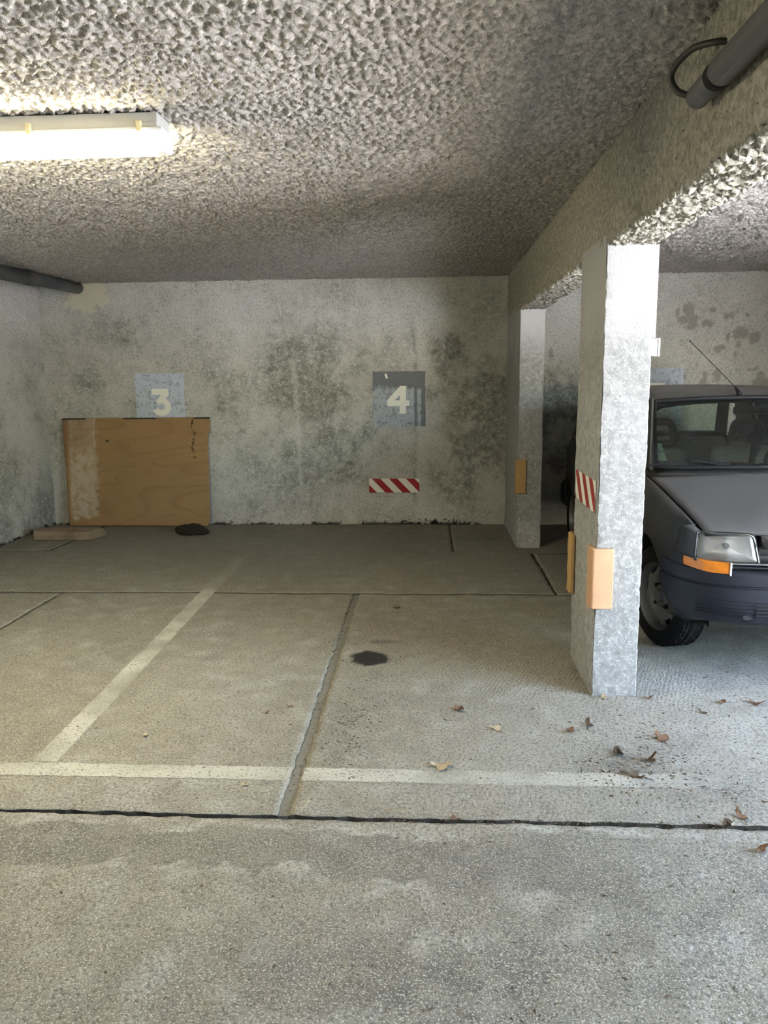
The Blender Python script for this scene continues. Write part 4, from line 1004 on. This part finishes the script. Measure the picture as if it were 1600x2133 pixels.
# tailgate with window opening
RB = lambda u_: Vector((.60*u_, 3.46-.02*u_*u_, .905)); RT = lambda u_: Vector((.52*u_, 3.19, 1.288))
def gate(u_, t): return RB(u_).lerp(RT(u_), t)
def strip(name, u0, u1, t0, t1, mat, th=.03):
    v = []; f = []; N = 10
    for j in (t0, t1):
        for i in range(N+1): v.append(gate(u0+(u1-u0)*i/N, j))
    for i in range(N): f.append((i, i+1, N+2+i, N+1+i))
    o = mesh(name, v, f, mat, car, True)
    if th: solid(o, th, 0)
    return o
for a in ((-1,1,0,.10),(-1,1,.86,1.0),(-1,-.84,.10,.86),(.84,1,.10,.86)): strip('tailgate_frame', *a, M['trim'])
strip('rear_window', -.84, .84, .10, .86, M['glass'], 0)
box('tailgate', (-.62,3.50,.36), (.62,3.585,.90), M['paint'], car, .03, 3)
rb = box('rear_bumper', (-.76,3.42,.30), (.76,3.62,.52), M['bumper'], car, .05, 3)
for s in (-1, 1): box('tail_light', (s*.60-.06,3.52,.56), (s*.60+.06,3.60,.86), M['red'], car, .01)
# cowl, wipers, aerial
v = []; f = []
for i in range(21):
    u_ = -1+2*i/20; p = WSB(u_); v += [p+Vector((0,.004,-.006)), p+Vector((0,-.035,-.016)), Vector((p.x*1.06, p.y-.062-.01, p.z-.030))]
for i in range(20):
    for j in range(2): f.append((i*3+j, i*3+j+1, i*3+j+4, i*3+j+3))
cw = fixn(mesh('cowl', v, f, M['trim'], car, True)); solid(cw, .006, 0)
def wiper(dx):
    P = [(-.72,.955,.929),(-.629,.955,.943),(-.511,.955,.955),(-.394,.950,.950),(-.276,.945,.940)]
    Q = [(-.500,.945,.962),(-.41,.935,.951),(-.28,.915,.930),(-.15,.895,.908)]
    wp = tube('wiper', [(x+dx,y,z) for x,y,z in catmull(P, 5)], .0055, M['black'], car, 8)
    tube('wiper_arm', [(x+dx,y,z) for x,y,z in catmull(Q, 5)], [.005+.005*k/15 for k in range(16)], M['black'], wp, 8)
    tube('wiper_pivot', [(-.15+dx,.895,.895),(-.15+dx,.893,.915)], .014, M['black'], wp, 10)
wiper(0); wiper(.56)
an = tube('aerial', [(-.050,1.475,1.300),(-.058,1.478,1.320),(-.074,1.49,1.350)], [.018,.013,.006], M['black'], car, 10)
tube('aerial_rod', [(-.073,1.49,1.348),(-.315,1.62,1.628)], .0022, M['black'], an, 6); tube('aerial_tip', [(-.313,1.619,1.626),(-.318,1.622,1.632)], .004, M['black'], an, 8)
# interior
fl_ = box('cabin_floor', (-.66,1.08,.30), (.66,3.42,.36), M['cloth2'], car)
dash = box('dashboard', (-.66,1.05,.55), (.66,1.36,.885), M['cloth2'], car, .05, 3)
def seat(x):
    st = box('seat', (x-.24,2.02,.40), (x+.24,2.16,.93), M['cloth'], car, .05, 3); st.data.materials[0] = M['cloth']
    for q in st.data.vertices: q.co.y += .22*(q.co.z-.4); q.co.x = x+(q.co.x-x)*(1 if q.co.z < .6 else .86)
    box('seat_cushion', (x-.25,1.62,.36), (x+.25,2.10,.50), M['cloth'], st, .05, 3)
    ringp = [Vector((x-.098,2.14,.965)), Vector((x-.098,2.145,1.03)), Vector((x-.072,2.15,1.095)), Vector((x,2.15,1.102)), Vector((x+.072,2.15,1.095)), Vector((x+.098,2.145,1.03)), Vector((x+.098,2.14,.965)), Vector((x,2.14,.950))]
    tube('headrest', catmull(ringp, 5, True), .026, M['cloth2'], st, 10, closed=True)
seat(.27); seat(-.33)
rs = box('rear_seat', (-.56,2.74,.45), (.36,2.86,.955), M['cloth'], car, .04, 3); box('rear_cushion', (-.6,2.4,.36), (.6,2.8,.52), M['cloth'], rs, .04, 3)
box('parcel_shelf', (-.6,2.9,.84), (.6,3.38,.86), M['cloth2'], car)
sw = tube('steering_wheel', [(.33+.185*math.cos(a), 1.50-.07*math.sin(a), .905+.165*math.sin(a)) for a in np.linspace(0, 2*math.pi, 33)[:-1]], .016, M['black'], car, 8, closed=True)
tube('steering_spoke', [(.15,1.50,.905),(.51,1.50,.905)], .014, M['black'], sw, 8); tube('steering_column', [(.33,1.50,.905),(.33,1.30,.80)], .035, M['black'], sw, 10)
ph = tube('phone_holder', [(-.065,1.20,.885),(-.050,1.22,.95),(-.040,1.21,1.0),(-.055,1.20,1.05)], [.018,.02,.028,.012], M['black'], car, 10)
tube('suction_cup', [(-.055,1.205,1.058),(-.055,1.19,1.064),(-.055,1.185,1.066)], [.040,.040,.03], M['black'], ph, 16)
im = box('rear_view_mirror', (-.10,1.415,1.185), (.11,1.44,1.235), M['trim'], car, .012, 3)
for k, (z0, z1) in enumerate(((1.000,1.036),(.950,.992))):
    q = lambda x, z: (x, .985-.085*(1-(x/.665)**2)+(z-.912)*1.47+.014, z)
    mesh('windscreen_sticker', [q(-.640,z0), q(-.590,z0), q(-.590,z1), q(-.640,z1)], [(0,1,2,3)], M['sticker'], ws)
box('map_tray', (-.25,1.10,.886), (-.06,1.28,.915), M['maroon'], car, .01)
rg = random.Random(4); v = []; f = []
for k in range(13):
    x, y = rg.uniform(-.6,.1), rg.uniform(.2,.8); b = len(v); z = hz(x, y)+.004
    ra = rg.uniform(.004,.008); v += [(x-ra,y,z),(x,y-ra*.6,z+.001),(x+ra,y,z),(x,y+ra*.6,z+.001),(x,y,z+.004)]
    f += [(b,b+1,b+4),(b+1,b+2,b+4),(b+2,b+3,b+4),(b+3,b,b+4)]
tag(mesh('dirt_specks', v, f, M['leafC'], hood), kind='stuff')
tag(mesh('underbody', *boxvf((-.55,.35,.20),(.55,3.3,.30)), M['dark'], car), 'dark underbody')
for s_ in ((-.41,AX_F),(.41,AX_F),(-.51,AX_R),(.51,AX_R)): lk = box('wheel_well', (s_[0]-.02,s_[1]-.33,.22), (s_[0]+.02,s_[1]+.33,.66), M['dark'], car)

# ================================================================== LITTER
def leaf_mesh(name, seed, lobes, size, curl, mat):
    rg = random.Random(seed); v = [(0,0,.004)]; n = lobes*4
    for k in range(n):
        a = 2*math.pi*k/n; r_ = (.5+.28*math.cos(a*lobes*.5*2/2)+.10*math.cos(a))*(1+rg.uniform(-.14,.14)); r_ = max(.2, r_)
        v.append((size*r_*math.cos(a)*.75, size*r_*math.sin(a)*.6, 0))
    for k in range(n):
        x, y, _ = v[k+1]; v.append((x*.55, y*.55, 0))
    v = [(x, y, .003+curl*((x/size)**2*2.2+rg.uniform(0,.35)*(abs(y)/size))*size*.5+.02*size*math.sin(x/size*9)) for x, y, z in v]
    f = []
    for k in range(n):
        j = (k+1) % n; f += [(k+1, j+1, n+j+1, n+k+1), (n+k+1, n+j+1, 0)]
    me = bpy.data.meshes.new(name); b = len(v)
    for q in ((-size*.85,0,.003),(-size*.85,.003,.003),(-size*.1,.002,.006),(-size*.1,-.002,.006)): v.append(q)
    f.append((b,b+1,b+2,b+3)); mn = min(p[2] for p in v); v = [(x,y,z-mn) for x,y,z in v]
    me.from_pydata(v, [], f); me.materials.append(M[mat]); me.update(); return me
LV = [(.034,2.749,.085,'leafA',5,.5,'large pale dry leaf lying on the front white line'),(.275,3.071,.062,'leafA',5,.3,'pale dry leaf on bare concrete left of the pillar foot'),
 (.127,3.256,.062,'leafB',3,1.2,'curled brown leaf on the floor of bay four, nearest the oil patch'),(.775,3.412,.045,'leafA',3,.5,'small pale leaf touching the foot of the nearer pillar'),
 (1.284,3.371,.055,'leafB',3,1.0,'brown curled leaf in front of the car, left of a similar leaf'),(1.421,3.365,.065,'leafB',5,.8,'reddish brown leaf in front of the car at the right edge'),
 (.918,2.994,.075,'leafB',5,.9,'brown crumpled leaf on the floor right of the pillar foot'),(.721,2.869,.065,'leafC',3,1.4,'dark curled leaf above the white line, left of the leaf crumbs'),
 (.816,2.823,.06,'leafC',5,1.1,'dark flattened leaf among the leaf crumbs'),(.742,2.700,.07,'leafC',5,1.0,'dark clumped leaf on the right part of the white line'),
 (.085,2.403,.045,'leafB',3,.8,'small brown leaf lodged in the long floor joint'),(.652,3.12,.05,'leafC',3,1.0,'dark thin leaf scrap above another in front of the pillar'),
 (.572,3.059,.05,'leafB',3,1.2,'brown thin leaf scrap in front of the pillar'),(.973,3.413,.045,'leafB',3,1.1,'brown leaf scrap just right of the pillar foot'),
 (1.163,3.256,.04,'leafC',3,.9,'small dark scrap on the floor before the front bumper'),(-1.153,2.963,.032,'leafA',3,.8,'small tan leaf beside the dividing line'),
 (-.708,3.203,.026,'leafB',3,.6,'tiny orange-brown leaf flake left of the wide joint'),(-.614,3.266,.03,'leafB',3,.6,'tiny flat brown leaf near the wide joint'),
 (-.66,2.589,.03,'leafA',3,.5,'tiny tan leaf below the white line of bay three'),(1.013,2.437,.05,'leafB',3,1.0,'reddish leaf near the long joint at the right edge'),
 (.961,2.399,.05,'leafC',3,1.2,'dark leaf curled in the long joint at the right'),(1.0,2.262,.05,'leafB',3,.9,'brown leaf on the front slab at the right edge')]
for k, (x, y, sz, mt, lb, cu, lab) in enumerate(LV):
    o = link(bpy.data.objects.new('dead_leaf', leaf_mesh('dead_leaf', 200+k, lb, sz, cu, mt))); o.location = (x, y, .0025 if not 2.37 < y < 2.41 else -.001)
    o.rotation_euler = (0, 0, (k*2.4) % 6.28); tag(o, lab, 'leaf', 'dead leaves on the garage floor')
bm = bmesh.new(); bmesh.ops.create_icosphere(bm, subdivisions=2, radius=1)
rg = random.Random(3)
for q in bm.verts: q.co = Vector((q.co.x*.022, q.co.y*.016, q.co.z*.012+.012))*(1+rg.uniform(-.12,.12))
pm = bpy.data.meshes.new('pebble'); bm.to_mesh(pm); bm.free(); pm.materials.append(M['stone']); o = link(bpy.data.objects.new('pebble', pm)); o.location = (-.213,4.789,.0); o.data.polygons.foreach_set('use_smooth',[True]*len(pm.polygons))
tag(o, 'small brown pebble on the floor behind the oil patch', 'pebble')
rg = random.Random(8); v = []; f = []
def crumb(x, y, ra, el):
    a = rg.uniform(0, math.pi); c, s_ = math.cos(a), math.sin(a); b = len(v); h_ = ra*rg.uniform(.4,.9); z = float(floor_h(np.array(x), np.array(y)))+.0004
    for u_, w_ in ((-el,0),(0,-.6),(el,.1),(.1,.7)): v.append((x+ra*(u_*c-w_*s_), y+ra*(u_*s_+w_*c), z+rg.uniform(0,.3)*ra))
    v.append((x, y, z+h_)); f.extend([(b,b+1,b+4),(b+1,b+2,b+4),(b+2,b+3,b+4),(b+3,b,b+4)])
CL = [(.78,2.80,.16,.09,130),(.95,2.62,.25,.07,110),(1.05,2.85,.25,.2,50),(-.35,3.05,.07,.22,90),(-.30,3.3,.06,.12,30),(.72,2.70,.05,.03,50),(.4,3.1,.4,.25,60),(1.1,3.3,.35,.25,50),(-.4,4.1,.1,.2,20),(.1,5.6,.6,.6,45),(-1.8,5.8,.7,.6,35),(-.8,3.0,.5,.4,45),(0,1.8,.9,.35,70),(.7,1.9,.4,.3,40),(-.2,3.9,.09,.02,12)]
for cx, cy, sx, sy, n in CL:
    for k in range(n): crumb(rg.gauss(cx, sx), rg.gauss(cy, sy), rg.uniform(.0022,.0065), rg.uniform(.8,2.2))
for k in range(120): crumb(rg.uniform(-.2,1.5), 2.385+rg.gauss(0,.008), rg.uniform(.002,.006), rg.uniform(1,2.5))
for k in range(90): crumb(-.487+rg.gauss(0,.012), rg.uniform(2.4,4.4), rg.uniform(.002,.005), rg.uniform(1,2.5))
tag(mesh('leaf_crumbs', v, f, M['leafC']), 'fine dark leaf crumbs and grit scattered on the floor', 'leaf litter', kind='stuff')
# dry grass stems caught in the joint and on the floor
for k, (x, y, a, ln) in enumerate([(-.44,2.40,.9,.09),(-.05,2.41,2.6,.10),(-.60,2.62,.4,.08),(.16,2.40,1.9,.07),(.68,2.56,.3,.06),(-.33,4.28,.5,.05)]):
    P = [(x+ln*t*math.cos(a+.3*t), y+ln*t*math.sin(a+.3*t), .004+.012*math.sin(t*3)) for t in (0,.33,.66,1)]
    tag(tube('dry_stem', P, .0012, M['leafA'], n=5), ['thin dry stem at the foot of the wide joint','thin dry stem lying across the long joint in front of bay four','thin dry stem on the white line of bay three','short dry stem just right of a brown leaf in the long joint','short pale stem below the white line on the right','short pale stem beside the wide joint farther back'][k], 'stem', 'dry stems on the floor')
